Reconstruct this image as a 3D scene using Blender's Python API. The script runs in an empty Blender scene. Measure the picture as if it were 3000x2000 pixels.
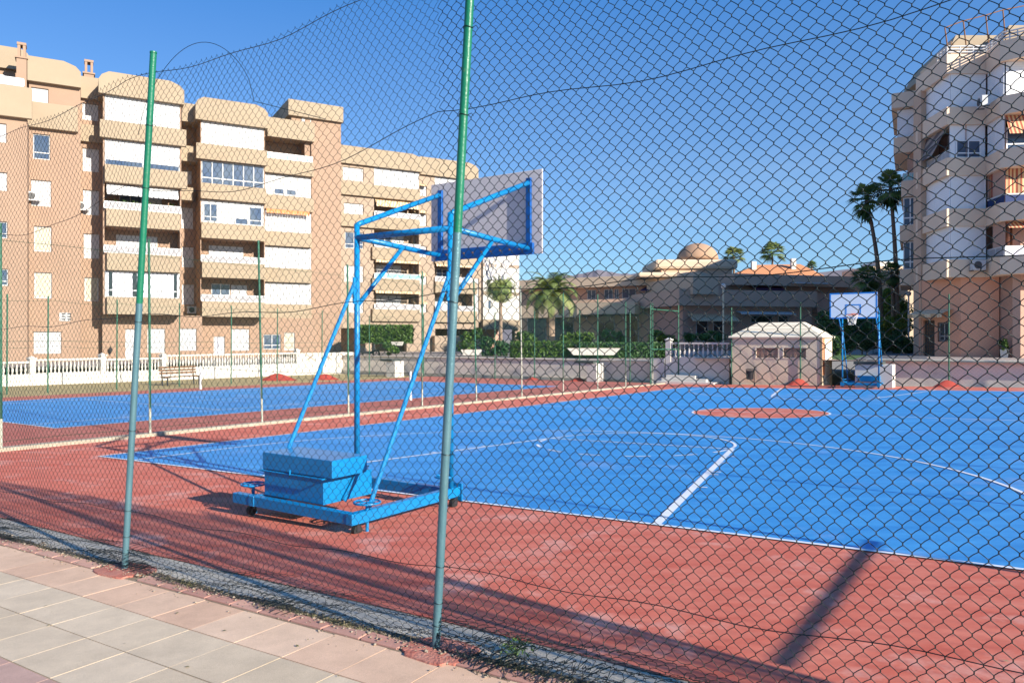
import bpy, math, random
import numpy as np
from mathutils import Vector, Matrix
R = math.radians
random.seed(7); rng = np.random.default_rng(7)
sc = bpy.context.scene
C = sc.collection
# ------------------------------------------------------------------ camera
F = 2217.68; CH = 1.678
cd = bpy.data.cameras.new('camera'); cam = bpy.data.objects.new('camera', cd); C.objects.link(cam)
cam.location = (0, 0, CH); cam.rotation_euler = (R(90), 0, 0)
cd.sensor_width = 36; cd.lens = 36*F/3000; cd.shift_y = -10/3000
cd.clip_start = .05; cd.clip_end = 9000
sc.camera = cam
# ------------------------------------------------------------------ sky, sun, exposure
SAZ, SEL = R(-42), R(22.5)
sdir = Vector((math.cos(SAZ)*math.cos(SEL), math.sin(SAZ)*math.cos(SEL), math.sin(SEL)))
w = bpy.data.worlds.new('World'); sc.world = w; w.use_nodes = True
nt = w.node_tree; bg = nt.nodes['Background']
sky = nt.nodes.new('ShaderNodeTexSky'); sky.sky_type = 'NISHITA'; sky.sun_disc = False
sky.sun_elevation = SEL; sky.sun_rotation = math.atan2(sdir.x, sdir.y)
sky.air_density = 1.0; sky.dust_density = .25; sky.ozone_density = 2.2; sky.altitude = 50
# thin high cloud wisps near the horizon
tc = nt.nodes.new('ShaderNodeTexCoord'); mp = nt.nodes.new('ShaderNodeMapping'); mp.inputs['Scale'].default_value = (1.2, 1.2, 7)
mp.inputs['Rotation'].default_value = (0, R(8), 0)
nz = nt.nodes.new('ShaderNodeTexNoise'); nz.inputs['Scale'].default_value = 2.3; nz.inputs['Detail'].default_value = 7; nz.inputs['Roughness'].default_value = .62
cr = nt.nodes.new('ShaderNodeValToRGB'); cr.color_ramp.elements[0].position = .5; cr.color_ramp.elements[1].position = .9
sp = nt.nodes.new('ShaderNodeSeparateXYZ'); mr = nt.nodes.new('ShaderNodeMapRange')
mr.inputs['From Min'].default_value = .03; mr.inputs['From Max'].default_value = .3; mr.inputs['To Min'].default_value = .55; mr.inputs['To Max'].default_value = 0
ml = nt.nodes.new('ShaderNodeMath'); ml.operation = 'MULTIPLY'
mx = nt.nodes.new('ShaderNodeMixRGB'); mx.inputs['Color2'].default_value = (3.0, 3.7, 4.5, 1)
hs = nt.nodes.new('ShaderNodeHueSaturation'); hs.inputs['Saturation'].default_value = 1.0
L = nt.links
L.new(tc.outputs['Generated'], mp.inputs['Vector']); L.new(mp.outputs[0], nz.inputs['Vector']); L.new(nz.outputs['Fac'], cr.inputs[0])
L.new(tc.outputs['Generated'], sp.inputs[0]); L.new(sp.outputs[2], mr.inputs[0]); L.new(mr.outputs[0], ml.inputs[0]); L.new(cr.outputs[0], ml.inputs[1])
hz = nt.nodes.new('ShaderNodeMapRange'); hz.inputs['From Min'].default_value = 0; hz.inputs['From Max'].default_value = .42; hz.inputs['To Min'].default_value = .62; hz.inputs['To Max'].default_value = 0
hz.inputs['To Min'].default_value = 0; hz.inputs['To Max'].default_value = 1; hz.inputs['From Max'].default_value = .46
gr = nt.nodes.new('ShaderNodeMixRGB'); gr.inputs['Color1'].default_value = (1.9, 2.95, 4.2, 1); gr.inputs['Color2'].default_value = (.22, 1.38, 4.0, 1); L.new(sp.outputs[2], hz.inputs[0]); L.new(hz.outputs[0], gr.inputs['Fac'])
hm = nt.nodes.new('ShaderNodeMixRGB'); hm.inputs['Fac'].default_value = .68; L.new(gr.outputs[0], hm.inputs['Color2'])
ga = nt.nodes.new('ShaderNodeGamma'); ga.inputs['Gamma'].default_value = 1.75
v1 = nt.nodes.new('ShaderNodeVectorMath'); v1.operation = 'SCALE'; v1.inputs['Scale'].default_value = .19
v2 = nt.nodes.new('ShaderNodeVectorMath'); v2.operation = 'SCALE'; v2.inputs['Scale'].default_value = 1/.19; tn_ = nt.nodes.new('ShaderNodeVectorMath'); tn_.operation = 'MULTIPLY'; tn_.inputs[1].default_value = (.66, .83, .93)
L.new(sky.outputs[0], v1.inputs[0]); L.new(v1.outputs[0], ga.inputs['Color']); L.new(ga.outputs[0], v2.inputs[0])
L.new(v2.outputs[0], tn_.inputs[0]); L.new(tn_.outputs[0], hs.inputs['Color']); L.new(hs.outputs[0], hm.inputs['Color1']); L.new(hm.outputs[0], mx.inputs['Color1']); L.new(ml.outputs[0], mx.inputs['Fac']); L.new(mx.outputs[0], bg.inputs['Color'])
bg.inputs['Strength'].default_value = .105
sl = bpy.data.lights.new('sun', 'SUN'); sl.energy = 5.0; sl.angle = R(.53); sl.color = (1, .92, .80)
so = bpy.data.objects.new('sun', sl); C.objects.link(so); so.rotation_euler = sdir.to_track_quat('Z', 'Y').to_euler()
so.location = (10, -10, 20)
sc.view_settings.view_transform = 'Standard'; sc.view_settings.look = 'None'
sc.view_settings.exposure = .95; sc.view_settings.gamma = 1
sc.render.engine = 'CYCLES'
# ------------------------------------------------------------------ materials
def mat(name, col, rough=.8, col2=None, scale=3., amt=.5, bump=0., bscale=60., metal=0., detail=5, dirt=None, stretch=None, spec=.4, coords='Object'):
    m = bpy.data.materials.new(name); m.use_nodes = True; n = m.node_tree; b = n.nodes['Principled BSDF']; l = n.links
    b.inputs['Roughness'].default_value = rough; b.inputs['Metallic'].default_value = metal
    b.inputs['Specular IOR Level'].default_value = spec
    b.inputs['Base Color'].default_value = (*col, 1)
    t = n.nodes.new('ShaderNodeTexCoord'); src = t.outputs['Object']
    if coords == 'World':
        gg = n.nodes.new('ShaderNodeNewGeometry'); src = gg.outputs['Position']
    if stretch:
        mp = n.nodes.new('ShaderNodeMapping'); mp.inputs['Scale'].default_value = stretch[:3]
        if len(stretch) > 3: mp.inputs['Rotation'].default_value = (0, 0, stretch[3])
        l.new(src, mp.inputs['Vector']); vec = mp.outputs[0]
    else: vec = src
    out = None
    if col2 is not None:
        z = n.nodes.new('ShaderNodeTexNoise'); z.inputs['Scale'].default_value = scale; z.inputs['Detail'].default_value = detail; z.inputs['Roughness'].default_value = .6
        l.new(vec, z.inputs['Vector'])
        r = n.nodes.new('ShaderNodeMapRange'); r.inputs['From Min'].default_value = .5-.22; r.inputs['From Max'].default_value = .5+.22
        r.inputs['To Min'].default_value = 0; r.inputs['To Max'].default_value = amt
        l.new(z.outputs['Fac'], r.inputs[0])
        x = n.nodes.new('ShaderNodeMixRGB'); x.inputs['Color1'].default_value = (*col, 1); x.inputs['Color2'].default_value = (*col2, 1)
        l.new(r.outputs[0], x.inputs['Fac']); out = x.outputs[0]
    if dirt is not None:   # (colour, scale, threshold, amount): worn or dusty patches
        dc, ds, th, da = dirt
        z = n.nodes.new('ShaderNodeTexNoise'); z.inputs['Scale'].default_value = ds; z.inputs['Detail'].default_value = 8; z.inputs['Roughness'].default_value = .7
        l.new(src, z.inputs['Vector'])
        r = n.nodes.new('ShaderNodeMapRange'); r.inputs['From Min'].default_value = th; r.inputs['From Max'].default_value = th+.16; r.inputs['To Max'].default_value = da
        l.new(z.outputs['Fac'], r.inputs[0])
        x = n.nodes.new('ShaderNodeMixRGB'); x.inputs['Color2'].default_value = (*dc, 1)
        if out: l.new(out, x.inputs['Color1'])
        else: x.inputs['Color1'].default_value = (*col, 1)
        l.new(r.outputs[0], x.inputs['Fac']); out = x.outputs[0]
    if out: l.new(out, b.inputs['Base Color'])
    if bump:
        z = n.nodes.new('ShaderNodeTexNoise'); z.inputs['Scale'].default_value = bscale; z.inputs['Detail'].default_value = 4
        l.new(src, z.inputs['Vector'])
        u = n.nodes.new('ShaderNodeBump'); u.inputs['Strength'].default_value = bump; u.inputs['Distance'].default_value = .02
        l.new(z.outputs['Fac'], u.inputs['Height']); l.new(u.outputs[0], b.inputs['Normal'])
    return m
def stripes(name, ca, cb, freq, axis=0, rough=.8, rot=0, duty=.5, soft=.02):
    m = bpy.data.materials.new(name); m.use_nodes = True; n = m.node_tree; b = n.nodes['Principled BSDF']; l = n.links
    b.inputs['Roughness'].default_value = rough
    t = n.nodes.new('ShaderNodeTexCoord'); mp = n.nodes.new('ShaderNodeMapping'); mp.inputs['Rotation'].default_value = (0, 0, rot); l.new(t.outputs['Object'], mp.inputs['Vector'])
    s = n.nodes.new('ShaderNodeSeparateXYZ'); l.new(mp.outputs[0], s.inputs[0])
    a = n.nodes.new('ShaderNodeMath'); a.operation = 'MULTIPLY'; a.inputs[1].default_value = freq; l.new(s.outputs[axis], a.inputs[0])
    f = n.nodes.new('ShaderNodeMath'); f.operation = 'FRACT'; l.new(a.outputs[0], f.inputs[0])
    g = n.nodes.new('ShaderNodeMapRange'); g.inputs['From Min'].default_value = duty-soft; g.inputs['From Max'].default_value = duty+soft; l.new(f.outputs[0], g.inputs[0])
    x = n.nodes.new('ShaderNodeMixRGB'); x.inputs['Color1'].default_value = (*ca, 1); x.inputs['Color2'].default_value = (*cb, 1)
    l.new(g.outputs[0], x.inputs['Fac']); l.new(x.outputs[0], b.inputs['Base Color'])
    return m
YAW = .595964598
M = {}
M['blue_court'] = mat('blue_court', (.014, .195, .50), .62, (.06, .33, .66), .9, .9, .25, 260, detail=9, dirt=((.36, .44, .66), .5, .57, .55), stretch=(1, 4, 1, YAW), coords='World')
M['red_court'] = mat('red_court', (.52, .095, .055), .85, (.66, .21, .14), 1.7, .95, .35, 220, detail=11, dirt=((.74, .47, .39), 1.2, .54, .65), stretch=(1, 3.2, 1, YAW), coords='World')
M['red_court_dark'] = mat('red_court_dark', (.42, .105, .075), .85, (.52, .19, .14), 1.3, .7, .3, 220, detail=9, coords='World')
M['line'] = mat('line_paint', (.78, .78, .76), .6, (.55, .6, .68), 4, .6, coords='World')
M['concrete'] = mat('concrete_strip', (.54, .48, .38), .9, (.40, .36, .29), 3, .8, .4, 90, dirt=((.2, .17, .13), 1.7, .58, .5), coords='World')
M['kerb_concrete'] = mat('kerb_concrete', (.42, .37, .28), .9, (.28, .24, .18), 4, .8, .3, 60, coords='World')
M['dirt'] = mat('dirt', (.33, .25, .17), .95, (.17, .12, .08), 9, .9, .9, 120, coords='World')
M['grass'] = mat('dry_lawn', (.44, .33, .16), .95, (.34, .28, .12), 2.2, .7, .8, 90, coords='World')
M['lawn'] = mat('green_lawn', (.05, .11, .03), .95, (.09, .15, .04), 2, .7, .8, 90, coords='World')
M['earth'] = mat('earth', (.3, .25, .19), .95, (.22, .2, .16), .4, .8, coords='World')
M['paving'] = mat('terrace_paving', (.36, .3, .26), .9, (.28, .23, .2), 1.5, .7, coords='World')
M['asphalt'] = mat('asphalt', (.12, .12, .13), .9, (.08, .08, .09), 4, .7, .3, 90, coords='World')
M['hill'] = mat('hill', (.14, .13, .16), 1, (.2, .17, .17), .004, .8, coords='World')
M['wire'] = mat('green_wire', (.002, .007, .009), .36, (.004, .018, .018), 30, .6, spec=.3)
M['wire_far'] = mat('far_wire', (.01, .06, .035), .6)
M['galv'] = mat('galvanised_post', (.06, .15, .18), .4, (.12, .22, .25), 9, .8, .2, 90, metal=.25, dirt=((.3, .2, .1), 6, .68, .6), stretch=(1, 1, .3))
M['green_post'] = mat('green_post_paint', (.004, .12, .062), .38, (.012, .18, .10), 5, .7, .15, 60, dirt=((.38, .27, .15), 5, .64, .8), stretch=(1, 1, .25))
M['far_post'] = mat('far_post_paint', (.015, .09, .05), .55, (.04, .15, .09), 3, .8)
M['bare_post'] = mat('bare_post', (.45, .42, .33), .6, (.3, .35, .28), 4, .8)
M['salmon'] = mat('salmon_render', (.34, .23, .16), .9, (.30, .20, .14), .5, .8, .15, 40, dirt=((.29, .17, .11), .3, .6, .35))
M['cream'] = mat('cream_render', (.345, .275, .19), .9, (.31, .24, .165), .6, .8, .12, 40, dirt=((.34, .25, .16), .5, .6, .4))
M['pale_wall'] = mat('pale_render', (.36, .275, .205), .9, (.32, .245, .18), .6, .8, .12, 40)
M['white_wall'] = mat('white_wall', (.64, .61, .55), .85, (.56, .53, .46), 1, .6, .1, 40, dirt=((.5, .45, .37), .9, .62, .4))
M['shutter'] = stripes('roller_shutter', (.40, .40, .42), (.50, .50, .50), 9, 2, .55, 0, .13, .07)
M['shutter_shade_lift'] = stripes('shade_lifted_roller_shutter', (.66, .66, .67), (.80, .80, .80), 9, 2, .55, 0, .13, .07)  # lighter copy of the shutter, makes up for the right building's shade
M['frame_shade_lift'] = mat('shade_lifted_white_frame', (.80, .80, .80), .5)  # white frame lightened to offset the shade on the right building
M['sky_blue_shaded'] = mat('sky_blue_paint_shaded', (.002, .075, .30), .4, (.004, .10, .36), 3, .8)  # stand blue with shade put into its colour, for the board's rear bars
M['rail_panel'] = mat('balcony_rail_panel', (.30, .29, .30), .6, (.42, .40, .40), 1.5, .8)
SHUT = 'shutter'; FRM = 'frame'
M['shutter_cream'] = stripes('roller_shutter_cream', (.38, .35, .26), (.47, .43, .33), 9, 2, .6, 0, .13, .07)
M['frame'] = mat('white_frame', (.52, .52, .51), .5)
M['pane'] = mat('window_pane', (.03, .06, .13), .16, (.10, .13, .16), .9, .9, spec=.45)
M['pane_dark'] = mat('window_pane_dark', (.02, .025, .03), .1, spec=.8)
M['pane_pale'] = mat('curtained_pane', (.5, .5, .6), .35, (.75, .75, .78), 2.2, .9, stretch=(3, 3, .2))
M['aqua'] = mat('aqua_glass', (.25, .5, .5), .2, spec=.7)
M['metal_white'] = mat('white_metal', (.56, .56, .56), .45)
M['ac_grille'] = mat('ac_grille', (.08, .08, .08), .6)
M['pink_wall'] = mat('pink_render', (.76, .39, .25), .9, (.68, .33, .21), .6, .8, .12, 40, dirt=((.5, .3, .2), .4, .6, .3))
M['tan_wall'] = mat('tan_render', (.58, .40, .28), .9, (.52, .35, .24), .6, .8, .1, 40)
M['beige_band'] = mat('beige_band', (.62, .48, .34), .9, (.56, .42, .30), .6, .8, .1, 40)
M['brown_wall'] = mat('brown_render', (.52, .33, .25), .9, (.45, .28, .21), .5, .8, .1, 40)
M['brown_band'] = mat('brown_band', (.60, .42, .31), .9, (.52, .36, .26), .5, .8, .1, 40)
M['greywall'] = mat('retaining_wall_render', (.82, .72, .61), .9, (.74, .63, .53), .6, .8, .2, 40, dirt=((.3, .27, .22), .6, .58, .5))
M['wallfoot'] = mat('weathered_footing', (.40, .34, .25), .95, (.58, .52, .44), 1.2, .8, .3, 30)
M['stucco'] = mat('grey_stucco', (.84, .68, .49), .95, (.70, .56, .40), 14, .8, .6, 60)
M['roof_tile'] = stripes('terracotta_tiles', (.42, .15, .06), (.62, .27, .12), 3.2, 0, .85, 0, .35, .2)
M['kroof'] = mat('kiosk_roof_render', (.82, .72, .55), .9, (.76, .66, .50), 2, .8, .1, 40)
M['brick'] = stripes('orange_brick', (.55, .2, .08), (.66, .4, .25), 9, 2, .9, 0, .8, .05)
M['dark_slab'] = mat('dark_slab', (.05, .06, .055), .7)
M['awning_red'] = stripes('red_awning_cloth', (.35, .09, .05), (.62, .42, .22), 5, 0, .85)
M['awning_beige'] = stripes('beige_awning_cloth', (.55, .36, .2), (.7, .55, .36), 4, 0, .85)
M['awning_orange'] = mat('orange_awning', (.6, .25, .1), .85)
M['purple'] = mat('purple_awning', (.06, .012, .035), .85)
M['sky_blue'] = mat('sky_blue_paint', (.002, .165, .40), .36, (.005, .20, .46), 3, .8, .05, 60, spec=.4, dirt=((.10, .25, .4), 9, .7, .4))
M['board_back'] = mat('grey_backboard', (.60, .55, .54), .8, (.66, .61, .58), 3, .6)
M['board_white'] = mat('white_backboard', (.78, .80, .82), .6)
M['board_blue'] = mat('blue_backboard_paint', (.01, .22, .62), .5)
M['rim'] = mat('orange_rim', (.6, .12, .05), .5)
M['net'] = mat('white_net_cord', (.75, .72, .66), .8)
M['rubber'] = mat('black_rubber', (.02, .02, .02), .7)
M['rust'] = mat('rusty_metal', (.3, .14, .06), .8, (.12, .07, .04), 20, .8)
M['wood'] = mat('bench_wood', (.16, .085, .045), .7, (.25, .15, .09), 8, .8)
M['iron'] = mat('dark_iron', (.03, .03, .035), .5)
M['redfoot'] = mat('red_painted_concrete', (.36, .045, .03), .75, (.28, .05, .035), 5, .8, .4, 40)
M['redfoot_dust'] = mat('dusty_red_concrete', (.40, .10, .065), .85, (.5, .26, .2), 9, .8, .6, 60)
M['trunk'] = mat('palm_trunk', (.16, .11, .08), .95, (.25, .18, .13), 6, .8, .8, 14, stretch=(1, 1, 4))
M['trunk_pale'] = mat('pale_palm_trunk', (.33, .24, .17), .95, (.2, .14, .1), 6, .8, .8, 14, stretch=(1, 1, 4))
def leafmat(name, c1, c2):
    m = bpy.data.materials.new(name); m.use_nodes = True; n = m.node_tree; b = n.nodes['Principled BSDF']; l = n.links
    b.inputs['Roughness'].default_value = .55; b.inputs['Specular IOR Level'].default_value = .35
    a = n.nodes.new('ShaderNodeAttribute'); a.attribute_name = 'tint'
    x = n.nodes.new('ShaderNodeMixRGB'); x.inputs['Color1'].default_value = (*c1, 1); x.inputs['Color2'].default_value = (*c2, 1)
    l.new(a.outputs['Fac'], x.inputs['Fac']); l.new(x.outputs[0], b.inputs['Base Color'])
    tr = n.nodes.new('ShaderNodeBsdfTranslucent'); l.new(x.outputs[0], tr.inputs['Color'])
    ms = n.nodes.new('ShaderNodeMixShader'); ms.inputs[0].default_value = .3
    l.new(b.outputs[0], ms.inputs[1]); l.new(tr.outputs[0], ms.inputs[2]); l.new(ms.outputs[0], n.nodes['Material Output'].inputs['Surface'])
    return m
M['leaf'] = leafmat('shrub_leaves', (.035, .085, .02), (.16, .26, .05))
M['leaf_dark'] = leafmat('dark_tree_leaves', (.025, .08, .03), (.12, .22, .06))
M['leaf_bright'] = leafmat('yellow_green_leaves', (.09, .16, .02), (.32, .36, .05))
M['palm_leaf'] = leafmat('palm_leaves', (.08, .15, .04), (.34, .38, .13))
M['palm_dark'] = leafmat('dark_palm_leaves', (.035, .09, .03), (.22, .30, .08))
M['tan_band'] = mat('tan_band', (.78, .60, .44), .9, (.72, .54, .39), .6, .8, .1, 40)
M['navy'] = mat('navy_cloth', (.01, .03, .12), .7)
M['awning_dark'] = stripes('dark_striped_awning', (.10, .08, .08), (.3, .25, .22), 7, 0, .85)
M['dome'] = mat('dome_render', (.42, .27, .17), .9, (.36, .22, .14), .6, .8, .1, 40)
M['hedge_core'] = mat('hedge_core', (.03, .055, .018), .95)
M['sign_blue'] = mat('sign_blue', (.01, .08, .5), .5)
M['scooter'] = mat('scooter_paint', (.03, .03, .035), .3)
M['gravel'] = leafmat('gravel_stones', (.22, .17, .12), (.5, .42, .33))
M['weed'] = leafmat('dry_weeds', (.08, .10, .03), (.4, .33, .18))
def tilemat(name, c1, c2):
    m = bpy.data.materials.new(name); m.use_nodes = True; n = m.node_tree; b = n.nodes['Principled BSDF']; l = n.links
    b.inputs['Roughness'].default_value = .85
    a = n.nodes.new('ShaderNodeAttribute'); a.attribute_name = 'tint'
    x = n.nodes.new('ShaderNodeMixRGB'); x.inputs['Color1'].default_value = (*c1, 1); x.inputs['Color2'].default_value = (*c2, 1); l.new(a.outputs['Fac'], x.inputs['Fac'])
    t = n.nodes.new('ShaderNodeTexCoord')
    z = n.nodes.new('ShaderNodeTexNoise'); z.inputs['Scale'].default_value = 3.5; z.inputs['Detail'].default_value = 8; z.inputs['Roughness'].default_value = .7; l.new(t.outputs['Object'], z.inputs['Vector'])
    z2 = n.nodes.new('ShaderNodeTexNoise'); z2.inputs['Scale'].default_value = 220; z2.inputs['Detail'].default_value = 2; l.new(t.outputs['Object'], z2.inputs['Vector'])
    for zz, f0, f1, t0, t1 in ((z, .3, .7, .82, 1.08), (z2, .3, .7, .86, 1.12)):
        r = n.nodes.new('ShaderNodeMapRange'); r.inputs['From Min'].default_value = f0; r.inputs['From Max'].default_value = f1; r.inputs['To Min'].default_value = t0; r.inputs['To Max'].default_value = t1; l.new(zz.outputs['Fac'], r.inputs[0])
        v = n.nodes.new('ShaderNodeVectorMath'); v.operation = 'SCALE'; l.new(x.outputs[0], v.inputs[0]); l.new(r.outputs[0], v.inputs['Scale']); x = v
    l.new(x.outputs[0], b.inputs['Base Color'])
    u = n.nodes.new('ShaderNodeBump'); u.inputs['Strength'].default_value = .35; u.inputs['Distance'].default_value = .004; l.new(z2.outputs['Fac'], u.inputs['Height']); l.new(u.outputs[0], b.inputs['Normal'])
    return m
M['tile_pink'] = tilemat('pink_slabs', (.62, .40, .27), (.70, .50, .35))
M['tile_beige'] = tilemat('beige_slabs', (.54, .43, .30), (.62, .50, .36))
M['tile_mauve'] = tilemat('mauve_slabs', (.42, .26, .21), (.48, .31, .25))
M['brickkerb'] = tilemat('pink_kerb_bricks', (.44, .22, .17), (.52, .30, .23))
M['joint'] = mat('mortar_joint', (.30, .24, .18), .95, (.5, .42, .33), 6, .8, coords='World')
# ------------------------------------------------------------------ geometry helpers
class MB:
    def __init__(s): s.v = []; s.f = []; s.m = []; s.t = []; s.mi = 0; s.smooth = False; s.tint = None
    def add(s, vs, fs, tint=None):
        o = len(s.v); s.v.extend([tuple(map(float, q)) for q in vs])
        for q in fs: s.f.append(tuple(o+i for i in q)); s.m.append(s.mi); s.t.append(tint if tint is not None else 0.)
        return s
    def quad(s, a, b, c, d, tint=None): return s.add([a, b, c, d], [(0, 1, 2, 3)], tint)
    def hexa(s, p, tint=None):  # 8 points bottom ccw 0-3, top 4-7
        return s.add(p, [(3, 2, 1, 0), (4, 5, 6, 7), (0, 1, 5, 4), (1, 2, 6, 5), (2, 3, 7, 6), (3, 0, 4, 7)], tint)
    def box(s, a, b):
        (x0, y0, z0), (x1, y1, z1) = a, b
        return s.hexa([(x0, y0, z0), (x1, y0, z0), (x1, y1, z0), (x0, y1, z0), (x0, y0, z1), (x1, y0, z1), (x1, y1, z1), (x0, y1, z1)])
    def fbox(s, fr, s0, s1, n0, n1, z0, z1):
        if s0 > s1: s0, s1 = s1, s0
        if n0 > n1: n0, n1 = n1, n0
        P = fr.p
        return s.hexa([P(s0, n1, z0), P(s1, n1, z0), P(s1, n0, z0), P(s0, n0, z0), P(s0, n1, z1), P(s1, n1, z1), P(s1, n0, z1), P(s0, n0, z1)])
    def tube(s, pts, r, k=10, cap=True, r2=None):
        pts = [Vector(p) for p in pts]; n = len(pts); rings = []
        up = Vector((0, 0, 1))
        prev = None
        for i, p in enumerate(pts):
            d = (pts[min(i+1, n-1)]-pts[max(i-1, 0)]).normalized()
            if prev is None:
                a = d.cross(up if abs(d.z) < .9 else Vector((1, 0, 0))).normalized()
            else: a = (prev-d*prev.dot(d)).normalized()
            prev = a; b = d.cross(a)
            rr = r if r2 is None else r+(r2-r)*i/(n-1)
            rings.append([p+a*math.cos(2*math.pi*j/k)*rr+b*math.sin(2*math.pi*j/k)*rr for j in range(k)])
        vs = [q for g in rings for q in g]; fs = []
        for i in range(n-1):
            for j in range(k):
                j2 = (j+1) % k; fs.append((i*k+j, i*k+j2, (i+1)*k+j2, (i+1)*k+j))
        if cap: fs.append(tuple(range(k))[::-1]); fs.append(tuple((n-1)*k+j for j in range(k)))
        return s.add(vs, fs)
    def bar(s, a, b, wx, wz):   # rectangular bar
        a = Vector(a); b = Vector(b); d = (b-a).normalized(); sd = d.cross(Vector((0, 0, 1)))
        sd = sd.normalized() if sd.length > 1e-3 else Vector((1, 0, 0)); u = sd.cross(d).normalized()
        q = []
        for z in (-1, 1):
            for (p, x) in ((a, -1), (b, -1), (b, 1), (a, 1)): q.append(p+sd*x*wx/2+u*z*wz/2)
        return s.hexa(q)
    def lathe(s, prof, c, k=16):
        vs = []; fs = []
        for (r, z) in prof:
            for j in range(k): vs.append((c[0]+r*math.cos(2*math.pi*j/k), c[1]+r*math.sin(2*math.pi*j/k), c[2]+z))
        for i in range(len(prof)-1):
            for j in range(k):
                j2 = (j+1) % k; fs.append((i*k+j, i*k+j2, (i+1)*k+j2, (i+1)*k+j))
        fs.append(tuple(range(k))[::-1]); fs.append(tuple((len(prof)-1)*k+j for j in range(k)))
        return s.add(vs, fs)
    def prism(s, pts, off):   # polygon (3d pts) extruded by vector off
        n = len(pts); off = Vector(off); a = [Vector(p) for p in pts]; b = [p+off for p in a]
        fs = [tuple(range(n)), tuple(range(n, 2*n))[::-1]]+[(i, (i+1) % n+0, (i+1) % n+n, i+n)[::-1] for i in range(n)]
        return s.add(a+b, fs)
    def build(s, name, m, parent=None, smooth=False, bevel=0, kind=None):
        me = bpy.data.meshes.new(name)
        off = parent['_o'] if parent is not None else (0, 0, 0)
        v = np.array(s.v, float).reshape(-1, 3)-np.array(off)
        org = (0, 0, 0)
        me.from_pydata(v.tolist(), [], s.f); me.update()
        ms = m if isinstance(m, (list, tuple)) else [m]
        for q in ms: me.materials.append(q)
        if len(ms) > 1: me.polygons.foreach_set('material_index', s.m)
        if any(s.t):
            at = me.attributes.new('tint', 'FLOAT', 'FACE'); at.data.foreach_set('value', np.array(s.t, 'f'))
        if smooth: me.polygons.foreach_set('use_smooth', [True]*len(me.polygons))
        o = bpy.data.objects.new(name, me); C.objects.link(o)
        if parent is not None: o.parent = parent; o['_o'] = list(off)
        else: o['_o'] = [0., 0., 0.]
        if bevel:
            bm = o.modifiers.new('bevel', 'BEVEL'); bm.width = bevel; bm.segments = 2; bm.limit_method = 'ANGLE'
        if kind: o['kind'] = kind
        return o
def npmesh(name, V, Fq, m, parent=None, tint=None, smooth=False):
    me = bpy.data.meshes.new(name); V = np.asarray(V, 'f'); Fq = np.asarray(Fq, 'i')
    if parent is not None: V = V-np.array(parent['_o'], 'f')
    me.vertices.add(len(V)); me.vertices.foreach_set('co', V.ravel())
    k = Fq.shape[1]; me.loops.add(Fq.size); me.loops.foreach_set('vertex_index', Fq.ravel())
    me.polygons.add(len(Fq)); me.polygons.foreach_set('loop_start', np.arange(0, Fq.size, k, dtype='i')); me.polygons.foreach_set('loop_total', np.full(len(Fq), k, 'i'))
    me.update(calc_edges=True); me.materials.append(m)
    if tint is not None:
        at = me.attributes.new('tint', 'FLOAT', 'FACE'); at.data.foreach_set('value', np.asarray(tint, 'f'))
    if smooth: me.polygons.foreach_set('use_smooth', np.ones(len(Fq), bool))
    o = bpy.data.objects.new(name, me); C.objects.link(o)
    o['_o'] = [0., 0., 0.]
    if parent is not None: o.parent = parent; o['_o'] = list(parent['_o'])
    return o
def thing(name, label, cat, loc, group=None):
    o = bpy.data.objects.new(name, None); C.objects.link(o); o.location = loc; o.empty_display_size = .3
    o['label'] = label; o['category'] = cat; o['_o'] = [float(q) for q in loc]
    if group: o['group'] = group
    return o
def tag(o, label, cat, group=None):
    o['label'] = label; o['category'] = cat
    if group: o['group'] = group
    return o
def dup(root, loc, label, rotz=None, group=None):
    r = root.copy(); C.objects.link(r); r.location = loc; r['label'] = label
    if rotz is not None: r.rotation_euler = (0, 0, rotz)
    if group: r['group'] = group
    for ch in list(root.children):
        c = ch.copy(); C.objects.link(c); c.parent = r
        for g in list(ch.children):
            d = g.copy(); C.objects.link(d); d.parent = c
    return r
class Fr:   # a vertical frame: s runs along, n points outward (to the right of the run), z up
    def __init__(s, x, y, az): s.o = (x, y); s.d = (math.cos(az), math.sin(az)); s.n = (math.sin(az), -math.cos(az)); s.az = az
    def p(s, a, n, z): return (s.o[0]+a*s.d[0]+n*s.n[0], s.o[1]+a*s.d[1]+n*s.n[1], z)
    def sx(s, px, n=0):
        r = (px-1500)/F; ox = s.o[0]+n*s.n[0]; oy = s.o[1]+n*s.n[1]
        return (r*oy-ox)/(s.d[0]-r*s.d[1])
    def zy(s, px, py, n=0):
        a = s.sx(px, n); return CH+(990-py)/F*s.p(a, n, 0)[1]
# ------------------------------------------------------------------ ground
TA, TB = .01413, -.021682
U = (math.cos(YAW), -math.sin(YAW)); V = (math.sin(YAW), math.cos(YAW)); O = (-7.19397, 13.18285)
def W(u, v): return (O[0]+u*U[0]+v*V[0], O[1]+u*U[1]+v*V[1])
def gz(u, v):
    x, y = W(max(u, -2.5), v); z = TA*x+TB*y
    return z+(.0063*(u+2.5) if u < -2.5 else 0)
def uvof(x, y): dx = x-O[0]; dy = y-O[1]; return dx*U[0]+dy*U[1], dx*V[0]+dy*V[1]
def gxy(x, y): return gz(*uvof(x, y))
def c3(u, v, dz=0): x, y = W(u, v); return (x, y, gz(u, v)+dz)
CF = Fr(O[0], O[1], -YAW)   # court frame: s = u, n = -v
def sheet(name, m, polys, dz, kind='structure'):
    b = MB()
    for p in polys: b.add([c3(u, v, dz) for u, v in p], [tuple(range(len(p)))])
    o = b.build(name, m); o['kind'] = kind; return o
def rect(u0, v0, u1, v1): return [(u0, v0), (u1, v0), (u1, v1), (u0, v1)]
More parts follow.
